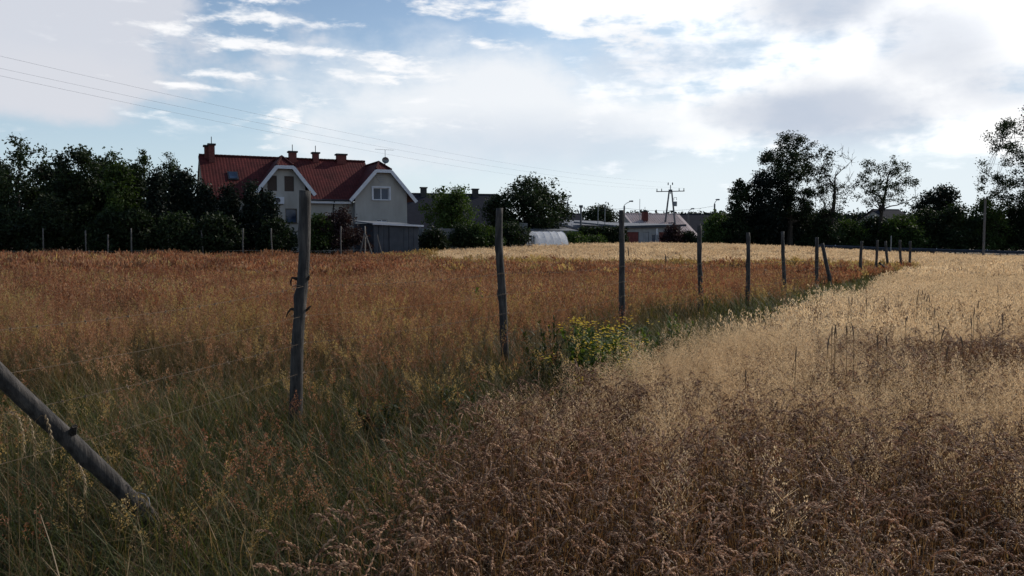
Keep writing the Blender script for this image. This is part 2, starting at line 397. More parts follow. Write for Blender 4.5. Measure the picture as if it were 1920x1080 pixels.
def grass_clump(n, rad, h, wid, mats):
    mb = MB()
    for i in range(n):
        p = rvec()*rad*math.sqrt(random.random())
        blade(mb, p, h*random.uniform(.5, 1.2), wid*random.uniform(.7, 1.3), random.uniform(.05, .5), random.choice(range(len(mats))), 4, random.uniform(.6, 1.8))
    return mb.mesh('grass_clump', mats)

def scatter(name, P, meshes, label, cat, smin=.8, smax=1.2, tilt=.12, zoff=-.01, hscale=None):
    """one stuff object: plants stood on points of the field by geometry nodes"""
    n = len(P); lib = bpy.data.collections.new(name+'_plants')
    for k, me in enumerate(meshes):
        o = bpy.data.objects.new('%s_plant_%02d' % (name, k), me); lib.objects.link(o)
    V = np.zeros((n, 3)); V[:, :2] = P; V[:, 2] = T(P[:, 0], P[:, 1])+zoff
    me = bpy.data.meshes.new(name); me.vertices.add(n); me.vertices.foreach_set('co', V.astype(np.float32).ravel())
    rot = np.stack([rng.normal(0, tilt, n), rng.normal(0, tilt, n), rng.uniform(0, 6.283, n)], -1).astype(np.float32)
    s = rng.uniform(smin, smax, n); scl = np.stack([s, s, s*(hscale if hscale is not None else 1)], -1).astype(np.float32)
    a = me.attributes.new('rot', 'FLOAT_VECTOR', 'POINT'); a.data.foreach_set('vector', rot.ravel())
    a = me.attributes.new('scl', 'FLOAT_VECTOR', 'POINT'); a.data.foreach_set('vector', scl.ravel())
    a = me.attributes.new('pick', 'INT', 'POINT'); a.data.foreach_set('value', rng.integers(0, len(meshes), n).astype(np.int32))
    o = bpy.data.objects.new(name, me); COL.objects.link(o)
    ng = bpy.data.node_groups.new(name, 'GeometryNodeTree')
    ng.interface.new_socket('Geometry', in_out='INPUT', socket_type='NodeSocketGeometry'); ng.interface.new_socket('Geometry', in_out='OUTPUT', socket_type='NodeSocketGeometry')
    N = ng.nodes.new; gi, go = N('NodeGroupInput'), N('NodeGroupOutput'); ip = N('GeometryNodeInstanceOnPoints'); ci = N('GeometryNodeCollectionInfo')
    ci.inputs['Collection'].default_value = lib; ci.inputs['Separate Children'].default_value = True; ci.inputs['Reset Children'].default_value = True
    def na(nm, ty):
        q = N('GeometryNodeInputNamedAttribute'); q.data_type = ty; q.inputs['Name'].default_value = nm; return q.outputs['Attribute']
    L = ng.links.new
    L(gi.outputs[0], ip.inputs['Points']); L(ci.outputs[0], ip.inputs['Instance']); ip.inputs['Pick Instance'].default_value = True
    L(na('pick', 'INT'), ip.inputs['Instance Index']); L(na('rot', 'FLOAT_VECTOR'), ip.inputs['Rotation']); L(na('scl', 'FLOAT_VECTOR'), ip.inputs['Scale'])
    L(ip.outputs[0], go.inputs[0])
    md = o.modifiers.new('plants', 'NODES'); md.node_group = ng
    return tag(o, label, cat, kind='stuff')

def join_lods(name, sets, label, cat, **kw):
    """near, middle and far plants of one crop in ONE object: points pick from their own range of meshes"""
    meshes, Ps, picks, hs = [], [], [], []
    for P, ms, hsc in sets:
        picks.append(rng.integers(len(meshes), len(meshes)+len(ms), len(P))); meshes += ms; Ps.append(P); hs.append(np.broadcast_to(hsc, len(P)))
    P = np.concatenate(Ps); o = scatter(name, P, meshes, label, cat, hscale=np.concatenate(hs), **kw)
    o.data.attributes['pick'].data.foreach_set('value', np.concatenate(picks).astype(np.int32)); return o

def is_wheat(P, off=.45):
    X, Y = P.T; b = xf(Y)+np.interp(Y, [0, 3, 4, 5, 6.1, 8, 11, 16, 30, 45], [4.6, 3.1, 2.8, 2.4, 2.2, 2.8, 2.9, 2.9, 2.4, 1.4])+.25*pn(X, Y, 1.7)
    front = X > b; back = (Y > yback(X)+.7*pn(X, Y, .8)) & (X > -6.6)
    return (front | back) & (Y < field_end(X, Y))
def is_plot(P):
    X, Y = P.T; b = xf(Y)+.25+.2*pn(X, Y, 1.7)
    return (X < b) & (Y < np.where(X > -6.4, yback(X)+1.0+.7*pn(X, Y, .8), np.interp(X, [-60, -35, -7], [56, 60, 64])))
def clear(P, r=1.25): return P[np.hypot(P[:, 0], P[:, 1]) > r]
def pale(P):
    """where the loose pale grass overtops the wheat, 0..1"""
    X, Y = P.T; u = X/np.maximum(Y, .5)
    k = sst(3.5, 7.0, Y+2.5*(u-.25)+.7*pn(X, Y, .9))*np.maximum(sst(-.06, .24, u+.05*pn(X, Y, 1.3)), sst(9, 14, Y))
    dark = np.exp(-(((X-4.3)/1.3)**2+((Y-7.9)/1.0)**2))+.7*np.exp(-(((X-2.9)/.8)**2+((Y-6.6)/.5)**2))
    return np.clip(k*(.9+.35*pn(X, Y, .55, 1))-1.1*dark, .012, 1)

def fields():
    # wheat ------------------------------------------------------------------
    A = clear(grid(.6, 10, .115)); A = A[is_wheat(A)]
    B = grid(10, 30, .22); B = B[is_wheat(B)]
    C = grid(30, 92, .55); C = C[is_wheat(C)]
    w0 = [wheat_clump(7, .11, .58, 0) for k in range(9)]; w1 = [wheat_clump(13, .20, .58, 1) for k in range(6)]; w2 = [wheat_clump(60, .50, .60, 2) for k in range(5)]
    hA = (1+.10*pn(A[:, 0], A[:, 1], 1.1))*(1-.16*pale(A))
    join_lods('wheat_crop', [(A, w0, hA), (B, w1, 1.0), (C, w2, 1.0)], 'ripe brown wheat with nodding ears filling the field right of the fence', 'wheat')
    # loose pale grass in the wheat ---------------------------------------------
    A = clear(grid(.9, 10, .10)); A = A[is_wheat(A, .2)]; A = sel(A, pale(A)*.95)
    B = grid(10, 30, .18); B = B[is_wheat(B)]; B = sel(B, pale(B)*.9)
    C = grid(30, 92, .55); C = C[is_wheat(C)]
    s0 = [silky_clump(5, .12, .70, 0) for k in range(6)]; s1 = [silky_clump(12, .20, .70, 1) for k in range(5)]; s2 = [silky_clump(55, .5, .74, 2) for k in range(4)]
    join_lods('silky_bent_grass', [(A, s0, 1.0), (B, s1, 1.0), (C, s2, 1.0)], 'pale feathery bent grass overtopping the wheat towards the right and back', 'grass')
    # the meadow plot --------------------------------------------------------------
    A = clear(grid(1.6, 14, .17)); A = A[is_plot(A)]; X, Y = A.T
    rust = np.clip(sst(4.4, 8.0, Y+.6*X+1.5*pn(X, Y, .7)), 0, 1)
    edge = sst(2.6, .2, xf(Y)-X)            # greener beside the fence
    A_r = sel(A, rust*(1-.6*edge)*.8+.13); V_ = clear(grid(1.3, 9, .2)); V_ = sel(V_[~is_wheat(V_) & ~is_plot(V_)], .22); A_r = np.concatenate([A_r, V_])
    B = grid(14, 30, .26); B = B[is_plot(B)]; eb = sst(3.0, .2, xf(B[:, 1])-B[:, 0]); B_r = sel(B, .95-.55*eb)
    C = grid(30, 66, .55); C = C[is_plot(C)]
    olive = lambda P: np.clip(sst(9, 1, yback(P[:, 0])-P[:, 1])*sst(-14, -5, P[:, 0])+.12+.25*pn(P[:, 0], P[:, 1], .5, 2), 0, 1)
    oc = rng.random(len(C)) < olive(C)*.8; ob = rng.random(len(B_r)) < .24+.25*pn(B_r[:, 0], B_r[:, 1], .6, 2)
    ga = rng.random(len(A_r)) < .30+.3*pn(A_r[:, 0], A_r[:, 1], .9, 2)
    r0 = [meadow_clump(6, .16, 1.0, 0, 0) for k in range(6)]; r1 = [meadow_clump(12, .26, 1.0, 1, 0, .35) for k in range(5)]; r2 = [meadow_clump(48, .55, 1.0, 2, 0, .3) for k in range(4)]
    g0 = [meadow_clump(6, .16, .95, 0, 3) for k in range(5)]; g1 = [meadow_clump(12, .26, .95, 1, 3, .7) for k in range(4)]; g2 = [meadow_clump(48, .55, .98, 2, 3, .8) for k in range(4)]
    hv = lambda P: (1+.20*pn(P[:, 0], P[:, 1], .7)+.14*pn(P[:, 0], P[:, 1], 2.1, 4))*np.interp(P[:, 0], [-22, -9], [1.0, .76])*np.interp(P[:, 1], [3, 7, 9, 26], [.5, .85, 1.15, 1.08])
    join_lods('rust_red_grass', smin=.8, smax=1.05, sets=[(A_r[~ga], r0, hv(A_r[~ga])), (B_r[~ob], r1, hv(B_r[~ob])), (C[~oc], r2, hv(C[~oc]))], label='tall rust red feathery grass covering the fenced plot on the left', cat='grass')
    join_lods('golden_grass', smin=.8, smax=1.05, sets=[(A_r[ga], g0, hv(A_r[ga])), (B_r[ob], g1, hv(B_r[ob])), (C[oc], g2, hv(C[oc]))], label='golden and olive grass heads mixed through the fenced plot', cat='grass')
    # green undergrowth, thick at the left and along the fence ---------------------------
    A = clear(grid(1.3, 16, .13)); X, Y = A.T; d = xf(Y)-X
    k = np.where(is_plot(A), .35+.6*sst(9.5, 6, Y)+.5*sst(2.2, .1, d), .9*~is_wheat(A)+.25*sst(-2.6, -1.2, d))
    A = sel(A, np.clip(k, 0, 1))
    B = grid(16, 43, .3); d = xf(B[:, 1])-B[:, 0]; B = sel(B, np.clip(sst(3.0, .3, d)*sst(-3.2, -2.0, d), 0, 1)*.9)
    e0 = [grass_clump(26, .13, .42, .007, ['green_blade', 'olive_blade', 'green_blade', 'dead_blade', 'olive_blade']) for k in range(7)]
    e1 = [grass_clump(34, .24, .62, .016, ['green_blade', 'olive_blade', 'olive_blade']) for k in range(4)]
    join_lods('green_grass', [(A, e0, 1.0), (B, e1, 1.0)], 'dark green grass low at the left and along the foot of the fence', 'grass', smin=.65, smax=1.2)
fields()

# ------------------------------------------------------------------ building materials
solid('render_cream', (.27, .257, .24), (.385, .37, .35), .8, .9, bmp=.2, detail=8, stretch=(1, 1, .35))
solid('render_grey', (.26, .26, .27), (.33, .33, .34), 1.2, .9, bmp=.2)
solid('render_tan', (.36, .29, .20), (.42, .34, .24), 1.5, .9, bmp=.2)
solid('white_paint', (.48, .49, .54), (.58, .59, .63), 2, .55, bmp=.05)
solid('brick_red', (.10, .03, .025), (.16, .05, .04), 9, .85, bmp=.5)
solid('dark_cap', (.03, .03, .03), (.05, .05, .05), 5, .8)
solid('shutter_brown', (.045, .03, .025), (.06, .042, .035), 4, .6, stretch=(1, 1, 30), bmp=.5)
solid('grey_metal', (.16, .17, .18), (.25, .26, .27), 6, .5, metal=.6, bmp=.1)
solid('dark_metal', (.025, .027, .03), (.05, .05, .055), 6, .5, metal=.4, bmp=.1)
solid('slate_roof', (.022, .023, .030), (.036, .037, .046), 2.5, .95, stretch=(1, 1, 6), bmp=.4, spec=.04)
solid('felt_roof', (.11, .12, .14), (.19, .20, .22), .8, .85, bmp=.3)
solid('tin_roof', (.42, .33, .31), (.50, .41, .39), .8, .5, metal=.15, bmp=.15)
solid('concrete', (.10, .105, .11), (.17, .17, .175), 2.5, .9, bmp=.5)
solid('steel_sheet', (.028, .034, .046), (.05, .058, .074), 1.5, .6, metal=.3, bmp=.15)
solid('door_red', (.12, .022, .022), (.17, .035, .032), 3, .6, bmp=.15)
solid('asphalt', (.04, .04, .042), (.06, .06, .06), 8, .9)
solid('old_wood', (.09, .08, .075), (.16, .145, .13), 4, .9, stretch=(6, 6, .5), bmp=.9, bdist=.02)
solid('pale_wood', (.22, .19, .16), (.32, .28, .24), 4, .85, stretch=(4, 4, .4), bmp=.6)
solid('bark', (.025, .02, .016), (.06, .048, .038), 5, .95, stretch=(3, 3, .6), bmp=.9, bdist=.04)
def glass_mat():
    m, nt, out = new_mat('window_glass'); p = nt.nodes.new('ShaderNodeBsdfPrincipled'); nt.links.new(p.outputs[0], out.inputs[0])
    nt.links.new(ramp(nt, noise_tex(nt, .9, 2), ((.4, (.012, .02, .04)), (.6, (.03, .05, .09)))), p.inputs['Base Color'])
    p.inputs['Roughness'].default_value = .06; p.inputs['Specular IOR Level'].default_value = .25
def tile_mat():
    """red pantiles: rolls across, courses down, each tile a slightly different fired red"""
    m, nt, out = new_mat('roof_tile'); L = nt.links.new; p = nt.nodes.new('ShaderNodeBsdfPrincipled'); L(p.outputs[0], out.inputs[0])
    uv = nt.nodes.new('ShaderNodeUVMap'); br = nt.nodes.new('ShaderNodeTexBrick'); L(uv.outputs[0], br.inputs['Vector'])
    br.offset = 0; br.inputs['Scale'].default_value = 1; br.inputs['Brick Width'].default_value = .26; br.inputs['Row Height'].default_value = .34; br.inputs['Mortar Size'].default_value = .022
    br.inputs['Color1'].default_value = (.075, .016, .015, 1); br.inputs['Color2'].default_value = (.105, .023, .021, 1); br.inputs['Mortar'].default_value = (.052, .013, .012, 1)
    mm = nt.nodes.new('ShaderNodeMix'); mm.data_type = 'RGBA'; mm.blend_type = 'MULTIPLY'; mm.inputs['Factor'].default_value = 1; L(br.outputs['Color'], mm.inputs['A']); L(ramp(nt, noise_tex(nt, .7, 8, rough=.7), ((.3, (.55, .6, .6)), (.55, (1, 1, 1)), (.75, (1.35, 1.25, 1.2)))), mm.inputs['B']); L(mm.outputs['Result'], p.inputs['Base Color']); p.inputs['Roughness'].default_value = .7; p.inputs['Specular IOR Level'].default_value = .1
    wv = nt.nodes.new('ShaderNodeTexWave'); wv.wave_profile = 'SIN'; wv.inputs['Scale'].default_value = 1/.26*.314; L(uv.outputs[0], wv.inputs['Vector'])
    L(bump(nt, wv.outputs['Fac'], .35, .04), p.inputs['Normal'])
def film_mat():
    m, nt, out = new_mat('greenhouse_film'); L = nt.links.new
    p = nt.nodes.new('ShaderNodeBsdfPrincipled'); f = noise_tex(nt, 2.2, 5)
    L(ramp(nt, f, ((.3, (.84, .84, .86)), (.7, (.93, .93, .94)))), p.inputs['Base Color']); p.inputs['Roughness'].default_value = .3; p.inputs['Specular IOR Level'].default_value = .6
    L(bump(nt, noise_tex(nt, 3, 3), .5, .08), p.inputs['Normal'])
    t = nt.nodes.new('ShaderNodeBsdfTranslucent'); t.inputs[0].default_value = (.9, .91, .93, 1)
    mx = nt.nodes.new('ShaderNodeMixShader'); mx.inputs[0].default_value = .62; L(p.outputs[0], mx.inputs[1]); L(t.outputs[0], mx.inputs[2]); L(mx.outputs[0], out.inputs[0])
solid('line_metal', (.20, .22, .26), (.26, .28, .32), 3, .6, bmp=0)
glass_mat(); tile_mat(); film_mat()

def uv_planar(o):
    """metres along the slope: u level, v up the slope"""
    me = o.data; uvl = me.uv_layers.new(name='UVMap')
    for p in me.polygons:
        n = p.normal; h = Vector((-n.y, n.x, 0))
        h = h.normalized() if h.length > .05 else Vector((1, 0, 0)); v = n.cross(h)
        for li in p.loop_indices:
            c = me.vertices[me.loops[li].vertex_index].co; uvl.data[li].uv = (c.dot(h), c.dot(v))
def slabs(polys, name, mat, parent, th=.14):
    """roof surfaces given as polygons, thickened downwards"""
    mb = MB()
    for P in polys:
        P = [Vector(p) for p in P]; n = len(P); nn = (P[1]-P[0]).cross(P[2]-P[0]).normalized()
        if nn.z < 0: P = P[::-1]; nn = -nn
        Q = [p-nn*th for p in P]
        mb.add(P+Q, [tuple(range(n)), tuple(range(n, 2*n))[::-1]]+[(i, n+i, n+(i+1) % n, (i+1) % n) for i in range(n)])
    o = mb.build(name, mat, parent); uv_planar(o); return o
def wall_face(mb, top, x0, x1, y, z0, openings, depth=.16, brk=()):
    """front face in the plane y (facing -y) under a roofline top(x), with openings (xa, xb, za, zb) and their reveals"""
    xs = sorted(set([x0, x1]+[v for o in openings for v in o[:2]]+[b for b in brk if x0 < b < x1]))
    for a, b in zip(xs, xs[1:]):
        m = (a+b)/2; seg = [z0]
        for o in sorted(openings, key=lambda q: q[2]):
            if o[0] <= m <= o[1]: seg += [o[2], o[3]]
        for k in range(0, len(seg), 2):
            lo = seg[k]; last = k+1 >= len(seg)
            hi = (top(a), top(b)) if last else (seg[k+1], seg[k+1])
            mb.poly([(a, y, lo), (b, y, lo), (b, y, hi[1]), (a, y, hi[0])])
    for a, b, c, d in openings:
        for q in (((a, c), (a, d)), ((b, d), (b, c)), ((a, d), (b, d)), ((b, c), (a, c))):
            (u0, w0), (u1, w1) = q; mb.poly([(u0, y, w0), (u1, y, w1), (u1, y+depth, w1), (u0, y+depth, w0)])
def window(parent, x0, x1, z0, z1, y, panes=2, frame='white_paint', shutter=False, depth=.16, sill=True, name='window'):
    """a window set in its reveal; y is the wall face"""
    mb = MB(); yy = y+depth-.03; w = .06
    for a, b in (((x0+w/2, z0), (x0+w/2, z1)), ((x1-w/2, z0), (x1-w/2, z1))): mb.beam((a[0], yy, a[1]), (b[0], yy, b[1]), w, .07, up=(0, 1, 0))
    for z in (z0+w/2, z1-w/2): mb.beam((x0+w, yy, z), (x1-w, yy, z), .066, w)
    o = mb.build(name, frame, parent)
    if shutter:
        n = 14; h = (z1-z0)/n
        mb = MB()
        for k in range(n): mb.box(((x0+x1)/2, yy-.05, z0+h*(k+.5)), (x1-x0-.01, .02, h*.88))
        mb.build('roller_shutter', 'shutter_brown', o)
    else:
        step = (x1-x0)/panes
        for k in range(panes):
            if k: MB().box((x0+k*step, yy-.004, (z0+z1)/2), (.09, .07, z1-z0-2*w)).build('mullion', frame, o)
            MB().box((x0+(k+.5)*step, yy+.01, (z0+z1)/2), (step-.06, .02, z1-z0-.06)).build('pane', 'window_glass', o)
    if sill: MB().box(((x0+x1)/2, y-.02, z0-.03), (x1-x0+.16, .24, .05)).build('sill', frame, o)
    return o
def chimney(parent, x, y, z0, z1, wx, wy, rod=False, mat='brick_red'):
    o = MB().box((x, y, (z0+z1)/2), (wx, wy, z1-z0)).build('chimney', mat, parent)
    MB().box((x, y, z1+.06), (wx+.2, wy+.2, .14)).build('cap', 'dark_cap', o)
    if rod: MB().tube([(x, y, z1+.1), (x, y, z1+.75)], .035, 5).build('flue', 'dark_metal', o)
    return o

# ------------------------------------------------------------------ the red-roofed house
def red_house():
    A, B = at(375, 291, 72), at(715, 305, 79); r = Vector((B.x-A.x, B.y-A.y, 0)).normalized(); bk = Vector((-r.y, r.x, 0)); HW = 5.0
    O = Vector((A.x, A.y, 0))-bk*HW; zg = Tz(O.x+6, O.y+2)-.1; O.z = zg
    H = empty('red_roofed_house', O, math.atan2(r.y, r.x))
    tag(H, 'cream house with red tiled roof, two half-hipped gables and brick chimneys', 'house')
    def loc(px, py, c):
        d = ray(px, py); s = (c-(EYE-O).dot(bk))/d.dot(bk); P = EYE+d*s-O; return P.dot(r), P.z
    zr = A.z-zg; ze = loc(620, 375, -.5)[1]; sl = (zr-ze)/(HW+.5)
    def gable(pl, pr, hl, hr, pyl, pyh):
        xl, xr = loc(pl, pyl, -1.5)[0], loc(pr, pyl, -1.5)[0]; zl = loc(pr, pyl, -1.5)[1]
        a, b = loc(hl, pyh, -1.5), loc(hr, pyh, -1.5)
        return (xl+xr)/2, (xr-xl)/2, (b[0]-a[0])/2, zl, (a[1]+b[1])/2
    xc2, hw2, hh2, zl2, zh2 = gable(657, 781, 707, 735, 376, 318)
    xc1, hw1, hh1, zl1, zh1 = gable(478, 591, 515, 546, 363, 310)
    xr_wall = xc2+hw2-.75; xl_wall2 = xc2-hw2+.55
    def zpk(hw, hh, zl, zh): return zl+(zh-zl)/(hw-hh)*hw
    zr2, zr1 = zpk(hw2, hh2, zl2, zh2), zpk(hw1, hh1, zl1, zh1)
    D = 2*HW
    # walls ------------------------------------------------------------------
    wz = ze-.15
    def gtop(xc, hw, hh, zl, zh):
        k = (zh-zl)/(hw-hh); return lambda x: min(zh, zl+k*(hw-abs(x-xc)))-.12
    t1, t2 = gtop(xc1, hw1, hh1, zl1, zh1), gtop(xc2, hw2, hh2, zl2, zh2)
    def op(pl, pr, pt, pb, c=-1.0):
        a, b = loc(pl, pt, c), loc(pr, pb, c); return (a[0], b[0], b[1], a[1])
    o1 = [op(501, 519.5, 329, 358), op(533, 551.5, 330, 359), op(511, 521, 389, 418), op(535, 557, 391, 418)]
    o2 = [op(700, 729.5, 352, 375), op(706, 726, 411.5, 416)]
    xa1, xb1 = xc1-hw1+.75, xc1+hw1-.75
    mb = MB(); wall_face(mb, t1, xa1, xb1, -1, 0, o1, brk=(xc1-hh1, xc1+hh1)); wall_face(mb, t2, xl_wall2, xr_wall, -1, 0, o2, brk=(xc2-hh2, xc2+hh2))
    for x, top in ((xa1, t1), (xb1, t1), (xl_wall2, t2)): mb.poly([(x, -1, 0), (x, 0, 0), (x, 0, wz), (x, -1, min(wz, top(x)))])
    mb.poly([(0, 0, 0), (xa1, 0, 0), (xa1, 0, wz), (0, 0, wz)]); mb.poly([(xb1, 0, 0), (xl_wall2, 0, 0), (xl_wall2, 0, wz), (xb1, 0, wz)])
    mb.poly([(xr_wall, -1, 0), (xr_wall, D+1, 0), (xr_wall, D+1, t2(xr_wall)), (xr_wall, -1, t2(xr_wall))])
    mb.poly([(0, D, 0), (xr_wall, D, 0), (xr_wall, D, wz), (0, D, wz)])
    mb.build('wall', 'render_cream', H)
    mb = MB(); mb.poly([(0, 0, 0), (0, D, 0), (0, D, wz), (0, HW, zr-.2), (0, 0, wz)]); mb.build('gable_wall', 'render_tan', H)
    # roof ------------------------------------------------------------------
    xe = xc2; yo = -.5
    polys = [[(-.1, yo, ze), (xe, yo, ze), (xe, HW, zr), (-.1, HW, zr)], [(-.1, D+.5, ze), (xe, D+.5, ze), (xe, HW, zr), (-.1, HW, zr)]]
    def cross(xc, hw, hh, zl, zh, zr_, yb):
        dh = 1.6; y0 = -1.5
        for s in (-1, 1): polys.append([(xc+s*hw, y0, zl), (xc+s*hh, y0, zh), (xc, y0+dh, zr_), (xc, yb, zr_), (xc+s*hw, yb, zl)])
        polys.append([(xc-hh, y0, zh), (xc+hh, y0, zh), (xc, y0+dh, zr_)])
    cross(xc1, hw1, hh1, zl1, zh1, zr1, HW-.2); cross(xc2, hw2, hh2, zl2, zh2, zr2, D+1.5)
    roof = slabs(polys, 'roof', 'roof_tile', H)
    # ridge caps
    def caps(a, b, n, nm='ridge_cap'):
        mb = MB(); a, b = Vector(a), Vector(b)
        for k in range(n): mb.tube([a.lerp(b, k/n), a.lerp(b, (k+1.05)/n)], [.12, .10], 6)
        mb.build(nm, 'roof_tile', roof)
    caps((-.1, HW, zr+.03), (xe, HW, zr+.03), 42)
    for xc, hh, zh, zq in ((xc1, hh1, zh1, zr1), (xc2, hh2, zh2, zr2)):
        caps((xc, .1, zq+.03), (xc, HW, zq+.03), 12); caps((xc-hh, -1.5, zh+.03), (xc, .1, zq+.03), 6); caps((xc+hh, -1.5, zh+.03), (xc, .1, zq+.03), 6)
    # white boards ------------------------------------------------------------
    for xc, hw, hh, zl, zh in ((xc1, hw1, hh1, zl1, zh1), (xc2, hw2, hh2, zl2, zh2)):
        for s in (-1, 1): MB().beam((xc+s*hw, -1.53, zl-.14), (xc+s*hh, -1.53, zh-.14), .07, .30).build('bargeboard', 'white_paint', H)
        MB().box((xc, -1.535, zh-.14), (2*hh+.1, .07, .28)).build('bargeboard', 'white_paint', H)
        k = (zh-zl)/(hw-hh)  # soffit boards under the overhang
        for s in (-1, 1):
            MB().add([(xc+s*hw, -1.5, zl-.17), (xc+s*hh, -1.5, zh-.17), (xc+s*hh, -1, zh-.17), (xc+s*hw, -1, zl-.17)], [(0, 1, 2, 3)]).build('soffit', 'white_paint', H)
    MB().box(((xb1+xc2-hw2)/2+.2, -.53, ze-.16), (xc2-hw2-xb1+.2, .06, .30)).build('fascia', 'white_paint', H)
    MB().tube([(xb1+.6, -.62, ze-.03), (xc2-hw2+.3, -.62, ze-.03)], .075, 8).build('gutter', 'dark_metal', H)
    MB().box((-.13, HW-2.75, (ze+zr)/2-.14), (.05, math.hypot(HW+.5, zr-ze), .26), rx=math.atan2(zr-ze, HW+.5)).build('bargeboard', 'shutter_brown', H)
    xd = loc(627, 372, -.6)[0]
    MB().tube([(xd, -.62, ze-.1), (xd, -.3, ze-.5), (xd, -.08, ze-.8), (xd, -.08, .1)], .055, 6).build('downpipe', 'dark_metal', H)
    # openings ---------------------------------------------------------------
    for q in o1[:2]: window(H, *q[:2], *q[2:], -1, shutter=True, frame='shutter_brown', sill=False)
    for q in o1[2:]: window(H, *q[:2], *q[2:], -1, panes=1, frame='shutter_brown')
    window(H, *o2[0][:2], *o2[0][2:], -1, panes=2); window(H, *o2[1][:2], *o2[1][2:], -1, panes=2, sill=False)
    a, b, c, d = o2[0]; mb = MB()
    for u0, u1, w0, w1 in ((a-.16, b+.16, d+.005, d+.14), (a-.16, a-.005, c, d), (b+.005, b+.16, c, d)): mb.box(((u0+u1)/2, -1.03, (w0+w1)/2), (u1-u0, .05, w1-w0))
    mb.build('window_surround', 'white_paint', H)
    # vent ornament under the peak of the right gable
    x, z = loc(714, 335, -1); mb = MB()
    for k in range(4): mb.box((x-.1+.05*k, -1.03, z+.32-.2*k), (.95-.18*k, .05, .1))
    mb.build('vent_louvre', 'render_grey', H)
    # air conditioner
    x, z = loc(522, 376, -1); ac = MB().box((x, -1.22, z), (.85, .34, .58)).build('air_conditioner', 'white_paint', H)
    mb = MB(); mb.tube([(x-.12, -1.40, z), (x-.12, -1.42, z)], .23, 14); mb.build('fan_grille', 'dark_metal', ac)
    for s in (-.3, .3): MB().beam((x+s, -1.0, z-.33), (x+s, -1.36, z-.33), .04, .05).build('bracket', 'dark_metal', ac)
    # roof window on the left slope
    x, z = loc(437, 331, HW*.45); y = (z-ze)/sl-.5; ang = math.atan(sl)
    rw = MB().box((x, y, z+.06), (.86, 1.25, .12), rx=ang).build('roof_window', 'dark_metal', roof)
    MB().box((x, y-.03, z+.125), (.66, 1.02, .03), rx=ang).build('pane', 'window_glass', rw)
    # chimneys, dish, aerial
    for pl, pr, pt, wy, rod in ((383, 393, 275, .6, 0), (391, 402, 272, .5, 1), (541.5, 555, 286, .7, 1), (586, 597, 288, .6, 1), (631, 648, 291, .7, 0)):
        y = HW-(.7 if pl == 391 else .1); a, b = loc(pl, pt, y), loc(pr, pt, y); chimney(H, (a[0]+b[0])/2, y, zr-1.3, a[1], b[0]-a[0], wy, rod)
    x, z = loc(721, 301, .6); dish = MB()
    ring = [(.34*math.cos(t), .30*math.sin(t)) for t in np.linspace(0, 6.283, 13)[:-1]]
    dish.add([(x, .55, z)]+[(x+p*.6, .42, z+q*.6) for p, q in ring]+[(x+p, .28, z+q) for p, q in ring],
             [(0, 1+k, 1+(k+1) % 12) for k in range(12)]+[(1+k, 13+k, 13+(k+1) % 12, 1+(k+1) % 12) for k in range(12)])
    do = dish.build('satellite_dish', 'grey_metal', H, smooth=True)
    MB().tube([(x, .55, z-1.0), (x, .55, z), (x, .9, z+.05)], .035, 6).build('mount', 'dark_metal', do)
    x, z = loc(722, 281, .8); ae = MB().tube([(x, .8, z-2.2), (x, .8, z)], .025, 5).build('aerial', 'grey_metal', H)
    MB().tube([(x-.95, .8, z+.02), (x+.85, .8, z+.0)], .014, 4).build('boom', 'grey_metal', ae)
    for k in range(9): MB().tube([(x-.9+.2*k, .62, z+.02), (x-.9+.2*k, .98, z+.02)], .009, 4).build('element', 'grey_metal', ae)
red_house()

# ------------------------------------------------------------------ plain gabled building with the ridge along local x
def gabled(name, label, cat, px0, px1, Y0, Y1, py_ridge, py_eave, depth, wallm, roofm, chims=(), overhang=.4, wins=(), chim_mat='dark_cap', gableroof=None):
    """front wall runs from px0 at depth Y0 to px1 at depth Y1; py_ridge, py_eave are read at the px0 end"""
    a, b = at(px0, 445, Y0), at(px1, 445, Y1); v = Vector((b.x-a.x, b.y-a.y, 0)); Lh = v.length; zg = min(Tz(a.x, Y0), Tz(b.x, Y1))-.2
    o = empty(name, (a.x, a.y, zg), math.atan2(v.y, v.x)); tag(o, label, cat)
    ze = at(px0, py_eave, Y0).z-zg; zr = at(px0, py_ridge, Y0+depth/2).z-zg; D = depth
    mb = MB(); tp = lambda x: ze-.05
    ops = [(x0*Lh, x1*Lh, z0, z1) for x0, x1, z0, z1 in wins]
    wall_face(mb, tp, 0, Lh, 0, 0, ops)
    mb.poly([(Lh, 0, 0), (Lh, D, 0), (Lh, D, ze-.05), (Lh, D/2, zr-.1), (Lh, 0, ze-.05)]); mb.poly([(0, D, 0), (0, 0, 0), (0, 0, ze-.05), (0, D/2, zr-.1), (0, D, ze-.05)]); mb.poly([(Lh, D, 0), (0, D, 0), (0, D, ze-.05), (Lh, D, ze-.05)])
    mb.build('wall', wallm, o)
    k = (zr-ze)/(D/2)
    rf = slabs([[(-overhang, -overhang, ze-k*overhang), (Lh+overhang, -overhang, ze-k*overhang), (Lh+overhang, D/2, zr), (-overhang, D/2, zr)],
           [(-overhang, D+overhang, ze-k*overhang), (Lh+overhang, D+overhang, ze-k*overhang), (Lh+overhang, D/2, zr), (-overhang, D/2, zr)]], 'roof', roofm, o, .12)
    MB().tube([(-overhang, D/2, zr+.02), (Lh+overhang, D/2, zr+.02)], .10, 6).build('ridge', roofm, rf)
    for q in ops: window(o, *q, 0, panes=2)
    for fx, h, w in chims: chimney(o, fx*Lh, D/2-.3, zr-1, zr+h, w, w*.8, mat=chim_mat)
    return o, Lh, ze, zr
